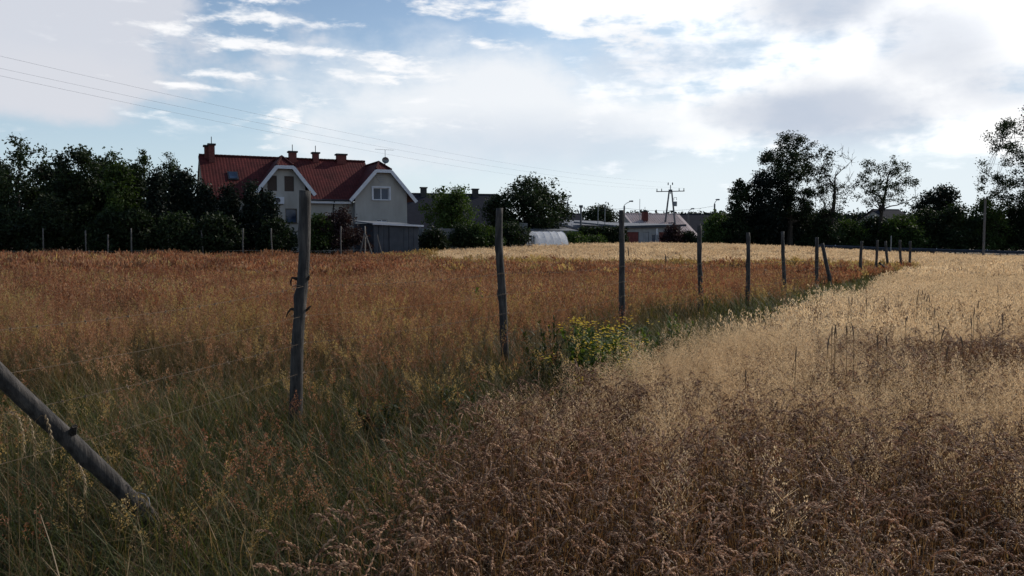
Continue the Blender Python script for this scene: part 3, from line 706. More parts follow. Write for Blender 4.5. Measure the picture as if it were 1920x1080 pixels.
gabled('dark_barn', 'long dark slate-roofed barn with two chimneys behind the green trees', 'barn', 752, 948, 96, 99, 363, 424, 12, 'render_grey', 'slate_roof', ((.27, .7, .75), (.79, .6, .75)))
gabled('slate_roofed_cottage', 'small dark-roofed cottage beside the lamp post behind the tunnel greenhouse', 'house', 1052, 1100, 118, 119, 401, 428, 8, 'render_grey', 'slate_roof')
o, Lh, ze, zr = gabled('pink_roofed_house', 'house with pale pinkish metal roof and brown chimney behind the garages', 'house', 1208, 1303, 116, 118, 401, 441, 13, 'render_cream', 'tin_roof', overhang=.6, wins=((.05, .2, 1.0, 2.2),))
chimney(o, .25*Lh, 4.4, zr-3.2, zr+.25, .75, .7, rod=True)
mb = MB()
for k in range(22): mb.beam((k*Lh/21, -.4, ze-.4*(zr-ze)/6.5+.12), (k*Lh/21, 6.4, zr+.02), .05, .05)
mb.build('roof_seam', 'tin_roof', o)
gabled('grey_hip_barn', 'large dark grey barn roof far off beside the pink-roofed house', 'barn', 1292, 1345, 150, 150, 402, 436, 14, 'render_grey', 'slate_roof')
gabled('pale_far_house', 'pale house half hidden among the trees behind the open-crowned tree', 'house', 1668, 1712, 128, 129, 393, 412, 8, 'render_cream', 'slate_roof', ((.3, .6, .7),))

# low flat-roofed garages -----------------------------------------------------------
def garages():
    a, b = at(1172, 445, 96), at(1276, 445, 101); v = b-a; v.z = 0; Lh = v.length; zg = Tz(a.x, 96)-.2
    o = empty('garage_row', (a.x, a.y, zg), math.atan2(v.y, v.x)); tag(o, 'low flat-roofed garage row with dark red doors behind the wheat', 'garage')
    zt = at(1172, 424, 96).z-zg; zt2 = at(1276, 421, 101).z-zg
    doors = [(.01, .24), (.30, .42), (.60, .84)]; ops = [(p*Lh, q*Lh, 0.02, 2.25) for p, q in doors]+[(.47*Lh, .55*Lh, 1.0, 2.0)]
    mb = MB(); top = lambda x: zt+(zt2-zt)*x/Lh; wall_face(mb, top, 0, Lh, 0, 0, ops)
    D = 9
    mb.poly([(Lh, 0, 0), (Lh, D, 0), (Lh, D, zt2), (Lh, 0, zt2)]); mb.poly([(0, D, 0), (0, 0, 0), (0, 0, zt), (0, D, zt)]); mb.poly([(Lh, D, 0), (0, D, 0), (0, D, zt), (Lh, D, zt2)])
    mb.build('wall', 'render_grey', o)
    rf = slabs([[(-.5, -.6, zt-.02), (Lh+.3, -.6, zt2-.02), (Lh+.3, D+.4, zt2+.35), (-.5, D+.4, zt+.7)]], 'roof', 'felt_roof', o, .2)
    MB().beam((-.5, -.66, zt-.1), (Lh+.3, -.66, zt2-.1), .06, .26).build('fascia', 'steel_sheet', o)
    for i, (p, q) in enumerate(doors):
        x0, x1 = p*Lh, q*Lh; d = MB().box(((x0+x1)/2, .13, 1.13), (x1-x0-.02, .06, 2.2)).build('garage_door', 'render_grey' if i == 1 else 'door_red', o)
        for k in range(4): MB().box((x0+(x1-x0)*(k+.5)/4, .095, 1.13), ((x1-x0)/4*.86, .025, 2.1)).build('door_board', 'render_grey' if i == 1 else 'door_red', d)
    window(o, *ops[-1], 0, panes=1)
    # long pale roof wing to the left
    a, b = at(1078, 445, 102), at(1170, 445, 104); v = b-a; v.z = 0; L2 = v.length
    w = empty('long_shed', (a.x, a.y, zg), math.atan2(v.y, v.x)); tag(w, 'long low shed with pale flat roof behind the dark clipped hedge', 'shed')
    z1 = at(1078, 425, 102).z-zg; mb = MB(); mb.box((L2/2, 4, z1/2-.1), (L2, 8, z1-.2)); mb.build('wall', 'concrete', w)
    slabs([[(-.6, -.8, z1), (L2+.5, -.8, z1-.5), (L2+.5, 8.5, z1+.9), (-.6, 8.5, z1+1.1)]], 'roof', 'felt_roof', w, .22)
    MB().beam((-.6, -.86, z1-.1), (L2+.5, -.86, z1-.6), .06, .36).build('fascia', 'felt_roof', w)
    for k in range(3): MB().box((1.2+k*1.9, -.03, 1.6), (.9, .06, .8)).build('window', 'window_glass', w)
garages()

# grey shed before the house ---------------------------------------------------------
def shed():
    a, b = at(700, 445, 63), at(784, 445, 65.5); v = b-a; v.z = 0; Lh = v.length; zg = Tz(a.x, 63)-.05
    o = empty('sheet_metal_shed', (a.x, a.y, zg), math.atan2(v.y, v.x)); tag(o, 'blue-grey sheet metal shed with pale roof edge in front of the house', 'shed')
    z = at(700, 419, 63).z-zg; D = 3.2
    n = 9
    for k in range(n): MB().box(((k+.5)*Lh/n, 0, z/2), (Lh/n-.03, .05+.02*(k % 2), z)).build('wall_panel', 'steel_sheet', o)
    mb = MB(); mb.box((0.03, D/2, z/2), (.06, D-.1, z)); mb.box((Lh-.03, D/2, z/2), (.06, D-.1, z)); mb.box((Lh/2, D, z/2), (Lh, .06, z)); mb.build('wall', 'steel_sheet', o)
    slabs([[(-.25, -.35, z+.02), (Lh+.3, -.35, z-.12), (Lh+.3, D+.2, z+.16), (-.25, D+.2, z+.3)]], 'roof', 'felt_roof', o, .09)
    MB().beam((-.25, -.38, z-.02), (Lh+.3, -.38, z-.16), .04, .14).build('fascia', 'white_paint', o)
    MB().box((Lh*.45, -.06, z*.47), (.9, .04, z*.86)).build('door', 'steel_sheet', o)
shed()
def wall_run():
    a, b = at(787, 445, 70), at(905, 445, 74); v = b-a; v.z = 0; Lh = v.length; zg = Tz(a.x, 70)-.1
    o = empty('concrete_fence', (a.x, a.y, zg), math.atan2(v.y, v.x)); tag(o, 'grey concrete panel fence between the sheet metal shed and the greenhouse', 'fence')
    n = 3; h = at(787, 428, 70).z-zg
    for k in range(n+1): MB().box((k*Lh/n, 0, h/2+.04), (.16, .16, h+.08)).build('post', 'concrete', o)
    for k in range(n):
        for j in range(4): MB().box(((k+.5)*Lh/n, 0, h*(j+.5)/4), (Lh/n-.17, .06, h/4-.015)).build('panel', 'concrete', o)
wall_run()
def low_shed():
    a, b = at(998, 445, 88), at(1077, 445, 90); v = b-a; v.z = 0; Lh = v.length; zg = Tz(a.x, 88)-.1
    o = empty('lean_to_shed', (a.x, a.y, zg), math.atan2(v.y, v.x)); tag(o, 'dark lean-to shed with thin grey roof right behind the white tunnel greenhouse', 'shed')
    z = at(998, 431, 88).z-zg; mb = MB(); mb.box((Lh/2, 1.6, z/2-.05), (Lh, 3.0, z-.1)); mb.build('wall', 'concrete', o)
    slabs([[(-.3, -.4, z-.05), (Lh+.3, -.4, z-.05), (Lh+.3, 3.4, z+.35), (-.3, 3.4, z+.35)]], 'roof', 'felt_roof', o, .1)
    for k in range(7): MB().box((Lh*(k+.5)/7, .07, z*.45), (Lh/7-.06, .05, z*.84)).build('board', 'old_wood', o)
    p = at(981, 418, 84); b0 = Vector((p.x, p.y, Tz(p.x, 84)))
    w = MB().beam(b0+Vector((-.2, 0, -.1)), b0+Vector((.05, .3, p.z-b0.z)), .85, .05, up=(0, 1, .1)).build('leaning_board', 'concrete')
    tag(w, 'grey board standing tilted left of the tunnel greenhouse', 'board')
low_shed()

# tunnel greenhouse --------------------------------------------------------------------
def greenhouse():
    Yc = 78; a = at(999, 445, Yc-1.2); b = at(1047, 445, Yc+.4); v = b-a; v.z = 0; Lh = v.length+.3; zg = Tz(a.x, Yc)
    o = empty('tunnel_greenhouse', (a.x, a.y, zg), math.atan2(v.y, v.x)); tag(o, 'small white plastic tunnel greenhouse with sagging film at the field edge', 'greenhouse')
    h = at(1020, 434, Yc).z-zg; wd = 1.3; nb = 4; arc = []
    for t in np.linspace(0, math.pi, 15): arc.append((-wd*math.cos(t), h*(math.sin(t)**.9)))
    for k in range(nb):          # one sheet between each pair of hoops
        vs, fs, nx = [], [], 6
        for i in range(nx+1):
            s = i/nx; sag = .015*math.sin(math.pi*s)*random.uniform(.6, 1.4)
            for (y, z) in arc: vs.append((Lh*(k+s)/nb, y*(1-sag*.5)+random.uniform(-.012, .012), z*(1-sag*.55)+random.uniform(-.015, .015)))
        m = len(arc)
        for i in range(nx):
            for j in range(m-1): fs.append((i*m+j, (i+1)*m+j, (i+1)*m+j+1, i*m+j+1))
        MB().add(vs, fs).build('film', 'greenhouse_film', o, smooth=True)
    for k in range(nb+1):
        MB().tube([(Lh*k/nb, y*1.015, z*1.012) for y, z in arc], .018, 5).build('hoop', 'white_paint', o)
    for x in (0.0, Lh): MB().add([(x, y*.99, z*.99) for y, z in arc], [tuple(range(len(arc)))]).build('end_film', 'greenhouse_film', o)
    MB().box((-.03, -.1, .85), (.05, .75, 1.7)).build('door', 'greenhouse_film', o)
    # low pile of dark brushwood by the tunnel
    for i, (px, ww) in enumerate(((972, .55), (985, .8))):
        p = at(px, 445, 74.5); mb = MB()
        for k in range(70):
            q = Vector((random.gauss(0, ww*.6), random.gauss(0, .3), abs(random.gauss(.15, .35)))); mb.tube([q, q+Vector((random.uniform(-.7, .7), random.uniform(-.4, .4), random.uniform(-.1, .35)))], [.03, .012], 4)
        tag(mb.build('brushwood_heap', 'bark' if i else 'pale_wood', loc=(p.x, p.y, Tz(p.x, p.y)+.05)), ('pale heap of cut branches left of the greenhouse', 'dark brown heap of branches against the greenhouse end')[i], 'brushwood', kind='stuff')
greenhouse()

# ------------------------------------------------------------------ poles, lamps, lines
def ground_pt(px, Y): x = gx(px, Y); return Vector((x, Y, Tz(x, Y)-.15))
def power_pole(px, Y, top, label):
    b = ground_pt(px, Y); zt = at(px, top, Y).z-b.z; o = empty('power_pole', b, -.35); tag(o, label, 'power pole')
    for s in (-1, 1): MB().tube([(s*1.15, 0, 0), (s*.16, 0, zt*.93)], [.16, .11], 8).build('pole_leg', 'concrete', o)
    MB().box((0, 0, zt*.4), (1.5, .12, .14)).build('brace', 'concrete', o)
    MB().tube([(0, 0, zt*.86), (0, 0, zt)], .07, 6).build('pole_top', 'grey_metal', o)
    zc = zt*.90; MB().box((0, -.1, zc), (4.2, .1, .12)).build('crossarm', 'dark_metal', o)
    for x in (-2.0, -1.3, 1.3, 2.0): MB().tube([(x, -.1, zc+.05), (x, -.1, zc+.16), (x, -.1, zc+.18), (x, -.1, zc+.42)], [.05, .09, .05, .07], 8).build('insulator', 'dark_metal', o)
    for x in (-.35, .3): MB().tube([(x, 0, zt), (x, 0, zt+.15), (x, 0, zt+.4)], [.05, .09, .05], 8).build('insulator', 'dark_metal', o)
    t = MB().box((.75, -.1, zt*.70), (.5, .4, .7)).build('switch_box', 'grey_metal', o); MB().tube([(.55, -.1, zt*.76), (.55, -.1, zt*.80), (.95, -.1, zt*.80), (.95, -.1, zt*.76)], .04, 5).build('bushing', 'dark_metal', t)
    M = Matrix.Translation(b) @ Matrix.Rotation(-.35, 4, 'Z')
    return [M @ Vector(p) for p in ((-2.0, -.1, zc+.42), (-.35, 0, zt+.4), (2.0, -.1, zc+.42))]
ends = power_pole(1256, 121, 347, 'tall A-shaped concrete power pole with crossarm behind the garages')
lefts = [at(0, 142, 36), at(0, 105, 37), at(0, 128, 38)]
for (p, q), nm in zip(zip(ends, lefts), ('lowest', 'highest', 'middle')):
    q2 = q+(q-p)*.22; mb = MB(); n = 40
    P = [p.lerp(q2, k/n)+Vector((0, 0, -1.6*4*(k/n)*(1-k/n)))*1.0 for k in range(n+1)]
    # keep the wire on its left-hand end in the photograph: undo the sag there
    kq = 1/1.22; dz = 1.6*4*kq*(1-kq); P = [w+Vector((0, 0, dz*(k/n)/kq)) for k, w in enumerate(P)]
    mb.tube(P, .006, 4); tag(mb.build('power_line', 'line_metal'), '%s of the three thin power lines crossing the sky above the house' % nm, 'power line')
def lamp(px, Y, py_top, px_head, py_head, label, thick=.11):
    b = ground_pt(px, Y); z = at(px, py_top, Y).z-b.z; h = at(px_head, py_head, Y); o = empty('street_lamp', b); tag(o, label, 'street lamp', 'street lamps along the road')
    MB().tube([(0, 0, 0), (0, 0, z)], [thick*1.3, thick], 8).build('pole', 'concrete', o)
    e = Vector((h.x-b.x, 0, h.z-b.z)); MB().tube([(0, 0, z-.4), (0, 0, z+.1), (e.x*.35, 0, z+(e.z-z)*.65), (e.x*.8, 0, e.z)], .04, 6).build('arm', 'grey_metal', o)
    MB().add([(e.x-0.32, -.16, e.z+0.03), (e.x+0.24, -.2, e.z+0.04), (e.x+0.24, .2, e.z+0.04), (e.x-0.32, .16, e.z+0.03), (e.x-0.28, -.1, e.z+0.13), (e.x+0.17, -.12, e.z+0.16), (e.x+0.17, .12, e.z+0.16), (e.x-0.28, .1, e.z+0.13), (e.x-0.24, 0, e.z-0.02), (e.x+0.17, 0, e.z-0.06)],
             [(0, 1, 5, 4), (1, 2, 6, 5), (2, 3, 7, 6), (3, 0, 4, 7), (4, 5, 6, 7), (0, 8, 9, 1), (2, 9, 8, 3), (1, 9, 2), (3, 8, 0)]).build('lamp_head', 'grey_metal', o)
    return b+Vector((0, 0, z-.3))
l1 = lamp(1064, 112, 378, 1069, 368, 'street lamp rising behind the dark-roofed cottage')
l2 = lamp(1170, 110, 386, 1184, 378, 'street lamp just behind the third near fence post')
l3 = lamp(1290, 125, 398, 1299, 392, 'street lamp at the right end of the pink-roofed house')
l4 = lamp(1339, 113, 382, 1346, 375, 'street lamp standing over the shrubs left of the big trees')
for i, (p, q) in enumerate(((l1, l2), (l2, l4))):
    mb = MB(); mb.tube([p.lerp(q, k/16)+Vector((0, 0, -.5*4*(k/16)*(1-k/16))) for k in range(17)], .02, 4)
    tag(mb.build('overhead_cable', 'dark_metal'), ('low overhead cable between the cottage lamp and the next street lamp', 'low overhead cable running past the pink-roofed house')[i], 'cable')
def plain_pole(name, px, Y, top, r, mat, label, cap=None):
    b = ground_pt(px, Y); z = at(px, top, Y).z-b.z; o = MB().tube([(0, 0, 0), (0, 0, z*.5), (0, 0, z)], [r*1.2, r*1.1, r], 8).build(name, mat, loc=b); tag(o, label, 'pole')
    if cap: MB().box((0, 0, z), cap).build('pole_cap', mat, o)
    return o
plain_pole('concrete_pole', 1089, 99, 387, .12, 'concrete', 'pale concrete pole with small cap at the left end of the long shed', (.45, .3, .3))
plain_pole('metal_mast', 1121, 98.5, 384, .05, 'grey_metal', 'thin pale mast above the hedge, left of a pair'); plain_pole('metal_mast', 1134, 98.5, 387, .05, 'grey_metal', 'thin pale mast above the hedge, right of a pair')
plain_pole('thin_mast', 1199, 105, 373, .03, 'grey_metal', 'hair-thin mast left of the pink-roofed house gable')
plain_pole('timber_pole', 1845, 78, 372, .10, 'old_wood', 'tall thin timber pole before the hedge at the right')
plain_pole('marker_pole', 1671, 82, 442, .05, 'grey_metal', 'thin grey pole at the field edge behind the last fence posts')
b = ground_pt(1233, 93); so = empty('road_sign', b); tag(so, 'narrow white sign on a post in front of the garages', 'sign')
zt = at(1233, 429, 93).z-b.z; MB().tube([(0, 0, 0), (0, 0, zt)], .04, 6).build('post', 'grey_metal', so); MB().box((-.08, -.06, zt-.35), (.22, .03, .75), rz=.6).build('sign_plate', 'white_paint', so)

# road and guardrail at the right -----------------------------------------------------------
def road():
    xs = np.linspace(20, 130, 56); V, Fq = [], []
    for k, x in enumerate(xs):
        for y in (97.5, 104.5): V.append((x, y, Tz(x, y)+.04))
    for k in range(len(xs)-1): Fq.append((2*k, 2*k+2, 2*k+3, 2*k+1))
    o = MB().add(V, Fq).build('road', 'asphalt'); tag(o, 'asphalt road behind the guardrail', 'road', kind='structure')
    g = empty('guardrail', (36, 95.5, Tz(36, 95.5))); tag(g, 'low metal guardrail with posts along the far right edge of the wheat', 'guardrail')
    pts = [(x, 95.5) for x in np.arange(36, 78, 2.0)]; base = Vector(g.location)
    mp = MB().box((0, 0, .32), (.1, .12, .9)).mesh('guardrail_post', 'dark_metal'); mr = MB().box((0, -.09, .66), (.05, .02, .14)).mesh('reflector', 'white_paint')
    for i, (x, y) in enumerate(pts):
        q = bpy.data.objects.new('post', mp); COL.objects.link(q); q.parent = g; q.location = Vector((x, y, Tz(x, y)))-base
        if i+1 < len(pts):
            x2, y2 = pts[i+1]; z1, z2 = Tz(x, y), Tz(x2, y2); mb = MB()
            prof = [(-.03, .42), (-.09, .50), (-.09, .55), (-.03, .60), (-.09, .65), (-.09, .70), (-.03, .78)]
            A = [Vector((x, y+p-.03, z1+h))-base for p, h in prof]; B = [Vector((x2, y2+p-.03, z2+h))-base for p, h in prof]
            mb.add(A+B, [(k, k+1, 8+k, 7+k) for k in range(6)]); mb.build('rail_beam', 'steel_sheet', g)
        if i % 3 == 1:
            q = bpy.data.objects.new('reflector', mr); COL.objects.link(q); q.parent = g; q.location = Vector((x+.3, y-.1, Tz(x, y)+.12))-base
road()

# ------------------------------------------------------------------ trees and shrubs
leafy('leaf_dark', (.009, .015, .007), (.016, .026, .011), (.030, .044, .017), wscale=.5, trans=.25, vary=.2, spec=.15, tr_tint=(1.1, 1.2, .6))
leafy('leaf_blue', (.006, .010, .008), (.011, .017, .012), (.018, .026, .016), wscale=.5, trans=.2, vary=.2, spec=.15, tr_tint=(1.1, 1.2, .6))
leafy('leaf_green', (.020, .034, .010), (.036, .058, .016), (.058, .088, .026), wscale=.5, trans=.35, vary=.2, spec=.15, tr_tint=(1.1, 1.2, .5))
leafy('leaf_airy', (.018, .028, .014), (.030, .045, .020), (.05, .07, .03), wscale=.5, trans=.4, vary=.2, spec=.15, tr_tint=(1.1, 1.2, .6))
leafy('leaf_purple', (.020, .012, .014), (.034, .018, .020), (.05, .03, .028), wscale=.6, trans=.25, vary=.2, spec=.15)
PROF = {
    'round': lambda t: np.sqrt(np.clip(1-((t-.45)/.56)**2, 0, 1)), 'bush': lambda t: np.sqrt(np.clip(1-(t*.98)**2.2, 0, 1)),
    'column': lambda t: np.minimum(1, t*5+.55)*np.clip(1-t, 0, 1)**.45, 'cone': lambda t: np.minimum(1, t*4+.6)*np.clip(1-t, 0, 1)**.75,
    'top': lambda t: np.clip(.35+.9*t, 0, 1)*np.sqrt(np.clip(1-((t-.6)/.41)**2, 0, 1)*(t > .6)+(t <= .6))}
def leaf_cloud(C, n, spread, size, squash=.75, seed=0):
    g = np.random.default_rng(seed); N = len(C)*n
    P = np.repeat(C, n, 0)+g.normal(0, 1, (N, 3))*np.array([spread, spread, spread*squash])*g.uniform(.35, 1, (N, 1))
    P = P if squash == 1.0 else np.repeat(C, n, 0)+np.clip(P-np.repeat(C, n, 0), -spread*1.25, spread*1.25)
    a = g.normal(0, 1, (N, 3)); a /= np.linalg.norm(a, axis=1)[:, None]; b = np.cross(a, g.normal(0, 1, (N, 3))); b /= np.linalg.norm(b, axis=1)[:, None]
    s = size*g.uniform(.6, 1.4, (N, 1)); V = np.stack([P-a*s*.55, P+b*s*.3, P+a*s*.55, P-b*s*.3], 1).reshape(-1, 3)
    return V, np.arange(4*N).reshape(-1, 4)
SEED = [100]
def tree(name, label, px, Y, top, halfw, lo, style='round', ncl=90, nl=55, ls=.24, cr=.55, mat='leaf_dark', tr=.22, px_c=None, limbs=12, cat='tree', group=None, bare=0, shell=.5, lump=.45, fork=.25, tmax=2.0, twig=.018):
    SEED[0] += 1; g = np.random.default_rng(SEED[0]); rnd = random.Random(SEED[0])
    bx = gx(px, Y); bz = Tz(bx, Y); cxx = gx(px_c if px_c is not None else px, Y)-bx; ztop = at(px, top, Y).z-bz; zlo = max(.1, at(px, lo, Y).z-bz); Rr = halfw*Y/F
    o = empty(name, (bx, Y, bz-.05)); tag(o, label, cat, group)
    prof = PROF[style]; ph = g.uniform(0, 6.28, 4)
    t = g.random(ncl*4); keep = g.random(len(t)) < prof(t)**1.5+.03; t = t[keep][:ncl]; n = len(t)
    an = g.uniform(0, 6.283, n); lum = 1+lump*(np.sin(3*an+ph[0]+5*t)*.5+np.sin(5*an+ph[1]-9*t)*.3+np.sin(2*an+13*t+ph[2])*.3)
    rad = prof(t)*Rr*np.clip(lum, .4, 1.3)*(g.random(n)**shell)*.92
    C = np.stack([cxx*np.minimum(1, t+.3)+rad*np.cos(an), rad*np.sin(an), zlo+(ztop-zlo)*(t*.96+.02)], -1)
    V, Fq = leaf_cloud(C[t < tmax], int(nl*1.4), cr, ls*.82, seed=SEED[0])
    V[:, 2] = np.maximum(V[:, 2], .05)
    ob = bpy.data.objects.new('crown', np_mesh('crown', V, Fq, mat)); COL.objects.link(ob); ob.parent = o
    # trunk and limbs
    mb = MB(); th = zlo+(ztop-zlo)*(.62 if style in ('round', 'top') else .85); tp = []
    m = 7
    for k in range(m): f = k/(m-1); tp.append(Vector((cxx*f*.9+math.sin(f*4+ph[3])*.12*Rr*f*.6, math.cos(f*5+ph[3])*.1*Rr*f*.6, th*f)))
    rr = [tr*(1.35 if k == 0 else 1)*(1-.8*k/(m-1)) for k in range(m)]
    mb.tube(tp, rr, 7)
    nodes = [(tp[k], rr[k]) for k in range(2, m)]
    order = sorted(range(n), key=lambda i: C[i, 2])
    big = rnd.sample(order, min(limbs, n))
    def limb(p, q, r0):
        d = q-p; md = p+d*.5+Vector((rnd.uniform(-1, 1), rnd.uniform(-1, 1), -.3))*d.length*.12; pts = [p, p.lerp(md, .6)+Vector((0, 0, d.length*.03)), md, md.lerp(q, .6), q]
        rs = [r0, r0*.8, r0*.62, r0*.42, max(.012, r0*.18)]; mb.tube(pts, rs, 5, cap=False); return list(zip(pts[1:], rs[1:]))
    for i in big:
        q = Vector(C[i]); cand = [c for c in nodes if c[0].z < q.z-.1*Rr] or nodes[:1]; p, r = min(cand, key=lambda c: (c[0]-q).length+(q.z-c[0].z)*fork); nodes += limb(p, q, max(.03, min(r*.75, tr*.6)))
    for i in order:
        if i in big: continue
        q = Vector(C[i]); p, r = min(nodes, key=lambda c: (c[0]-q).length); limb(p, q, max(twig, min(r*.5, .05)))
    for k in range(bare):
        p, r = rnd.choice(nodes); q = p+Vector((rnd.uniform(-1, 1), rnd.uniform(-1, 1), rnd.uniform(.2, 1.6)))*rnd.uniform(.5, 1.3)*(1.0 if r > .03 else .6); nn = limb(p, q, min(.038, max(.02, r))); nodes += nn[1:3] if r > .022 else []
    mb.build('trunk', 'bark', o); return o

NEAR = 'trees and shrubs along the left field edge'
for px, Y, top, hw, mt, lb in ((88, 63, 300, 48, 'leaf_dark', 'dark tree filling the gap right of the airy left-edge tree'), (122, 64, 292, 36, 'leaf_blue', 'dark narrow tree left of the dense rounded tree'), (195, 63.5, 290, 32, 'leaf_dark', 'dark tree between the dense rounded tree and the lighter green tree'),
                              (255, 63, 306, 34, 'leaf_dark', 'dark tree behind the lighter green tree and the poplars'), (335, 62.5, 318, 34, 'leaf_blue', 'dark tree under the right-hand poplar'), (5, 63, 300, 40, 'leaf_dark', 'dark tree cut off by the left edge behind the airy tree')):
    tree('leafy_tree', lb, px, Y, top, hw, 460, 'column', 150, 52, .26, .46, mt, .16)
# left of the house ------------------------------------------------------------------
tree('leafy_tree', 'airy tree with loose crown at the left edge of the picture', 30, 60, 256, 62, 440, 'round', 85, 50, .26, .45, 'leaf_dark', .2, limbs=14, px_c=38)
tree('leafy_tree', 'dense rounded dark tree left of the lighter green tree', 158, 61, 277, 50, 455, 'round', 150, 60, .27, .5, 'leaf_dark', .2)
tree('leafy_tree', 'lighter green bushy tree between the dense dark tree and the wispy poplars', 222, 59, 279, 36, 460, 'column', 140, 55, .24, .42, 'leaf_green', .16)
tree('poplar', 'left of two slender poplars with wispy upright tops', 272, 66, 275, 22, 440, 'column', 75, 34, .2, .26, 'leaf_green', .12, bare=50)
tree('poplar', 'right of two slender poplars with wispy upright tops', 322, 66, 272, 28, 440, 'column', 80, 34, .2, .28, 'leaf_green', .12, bare=70)
for px, top, hw, lb in ((300, 302, 24, 'dark conical conifer in front of the two wispy poplars'), (352, 296, 24, 'dark conifer with rounded top touching the left gable of the red-roofed house'), (388, 338, 26, 'dark conifer covering the left end of the red roof'),
                        (432, 340, 26, 'dark conifer below the roof window of the red-roofed house'), (474, 342, 26, 'dark conifer left of the shuttered gable windows'), (503, 352, 18, 'slim dark conifer at the edge of the shuttered gable')):
    tree('conifer', lb, px, 60+random.uniform(-1.5, 1.5), top, hw, 466, 'column', 150, 50, .22, .38, 'leaf_blue', .14, shell=.55, lump=.3)
for i, (px, top, hw) in enumerate(((18, 395, 55), (95, 370, 50), (205, 400, 45), (262, 395, 42), (335, 400, 42), (410, 405, 40), (520, 415, 34))):
    tree('shrub', 'dark shrub at the foot of the left tree row, %s from the left edge' % ('first second third fourth fifth sixth seventh'.split()[i]), px, 57.5+random.uniform(-.8, .8), top, hw, 468, 'bush', 130, 48, .24, .42, 'leaf_dark', .06, limbs=8, cat='shrub', group=NEAR)
tree('shrub', 'green bush just right of the nearest upright fence post', 598, 60, 402, 34, 466, 'bush', 120, 45, .2, .36, 'leaf_green', .06, cat='shrub')
tree('shrub', 'dark purple-leaved shrub in front of the cream house wall', 640, 61, 388, 44, 466, 'bush', 120, 42, .2, .36, 'leaf_purple', .07, cat='shrub', bare=60, lump=.7)
tree('leafy_tree', 'mid green tree with pointed top in front of the dark barn', 846, 76, 347, 46, 450, 'round', 150, 52, .26, .5, 'leaf_green', .17, lump=.7)
tree('leafy_tree', 'broad dark tree rising above the tunnel greenhouse', 1000, 92, 333, 66, 440, 'round', 190, 55, .32, .7, 'leaf_dark', .28)
tree('leafy_tree', 'smaller dark tree behind the second near fence post', 936, 90, 364, 34, 448, 'round', 110, 50, .28, .5, 'leaf_dark', .18)
for px, Y, top, hw, mt, lb in ((905, 73, 418, 40, 'leaf_green', 'low green bush left of the second near fence post'), (962, 76, 416, 32, 'leaf_dark', 'low dark bush just right of the second near fence post'), (862, 72.5, 424, 26, 'leaf_dark', 'low bush at the concrete panel fence'),
                        (812, 69, 432, 24, 'leaf_dark', 'small bush at the right corner of the sheet metal shed'), (1075, 80, 440, 24, 'leaf_green', 'low weeds at the right end of the tunnel greenhouse'), (1112, 84, 443, 24, 'leaf_green', 'low green bush before the clipped hedge')):
    tree('shrub', lb, px, Y, top, hw, 462, 'bush', 90, 45, .24, .4, mt, .05, cat='shrub', limbs=6)
tree('leafy_tree', 'distant round tree behind the two thin pale masts', 1126, 140, 389, 34, 425, 'round', 90, 45, .4, .8, 'leaf_dark', .25)
tree('leafy_tree', 'distant low tree left of the pink-roofed house', 1187, 150, 402, 20, 430, 'round', 60, 45, .4, .8, 'leaf_dark', .2)
# clipped hedge
def hedge():
    a, b = at(1083, 445, 93), at(1172, 445, 94); g = np.random.default_rng(5); n = 260; h = at(1120, 424, 93).z-Tz(a.x, 93)
    C = np.stack([g.uniform(0, b.x-a.x, n), g.uniform(-.6, .6, n), g.uniform(.1, h-.25, n)], -1); V, Fq = leaf_cloud(C, 45, .3, .24, seed=6)
    o = bpy.data.objects.new('hedge', np_mesh('hedge', V, Fq, 'leaf_dark')); COL.objects.link(o); o.location = (a.x, 93, Tz(a.x, 93)); tag(o, 'dark clipped hedge before the long shed', 'hedge')
hedge()
for px, top, hw, mt, lb in ((1262, 424, 20, 'leaf_purple', 'brownish bush over the right end of the garages'), (1290, 436, 18, 'leaf_dark', 'dark bush right of the garages')):
    tree('shrub', lb, px, 94, top, hw, 458, 'bush', 80, 45, .25, .4, mt, .05, cat='shrub', limbs=6)
# right side ------------------------------------------------------------------------------
tree('tall_tree', 'tall dense tree, largest of the group on the right', 1480, 107, 250, 72, 415, 'round', 230, 80, .27, .52, 'leaf_dark', .45, px_c=1478, twig=.025, limbs=26, shell=.5, lump=.7)
tree('tall_tree', 'dark lower tree in front of the tallest right-hand tree', 1436, 106, 318, 46, 445, 'round', 150, 55, .32, .62, 'leaf_blue', .3)
tree('half_bare_tree', 'half-bare tree with dead twiggy top and long limb reaching right', 1552, 107, 264, 46, 440, 'top', 120, 34, .25, .45, 'leaf_dark', .45, px_c=1566, limbs=40, tmax=.52, twig=.035, bare=330, fork=-.1)
tree('open_tree', 'open-crowned sparse tree with visible forked limbs', 1648, 108, 290, 58, 388, 'round', 130, 34, .24, .42, 'leaf_dark', .38, twig=.03, px_c=1658, limbs=22, bare=90, fork=-.1, shell=.42)
tree('round_tree', 'compact round dark tree between the open tree and the right edge', 1757, 120, 347, 40, 430, 'round', 130, 55, .36, .65, 'leaf_blue', .28, lump=.25)
tree('tall_tree', 'big airy tree reaching in from the right edge of the picture', 1955, 106, 190, 108, 400, 'round', 300, 80, .28, .62, 'leaf_dark', .42, twig=.03, limbs=26, shell=.45, lump=.7)
tree('sumac', 'small feathery tree with drooping fronds at the left of the right-hand group', 1386, 106, 333, 27, 420, 'top', 70, 45, .3, .38, 'leaf_dark', .14, lump=.8)
ORD = 'first second third fourth fifth sixth seventh eighth ninth tenth eleventh twelfth thirteenth'.split()
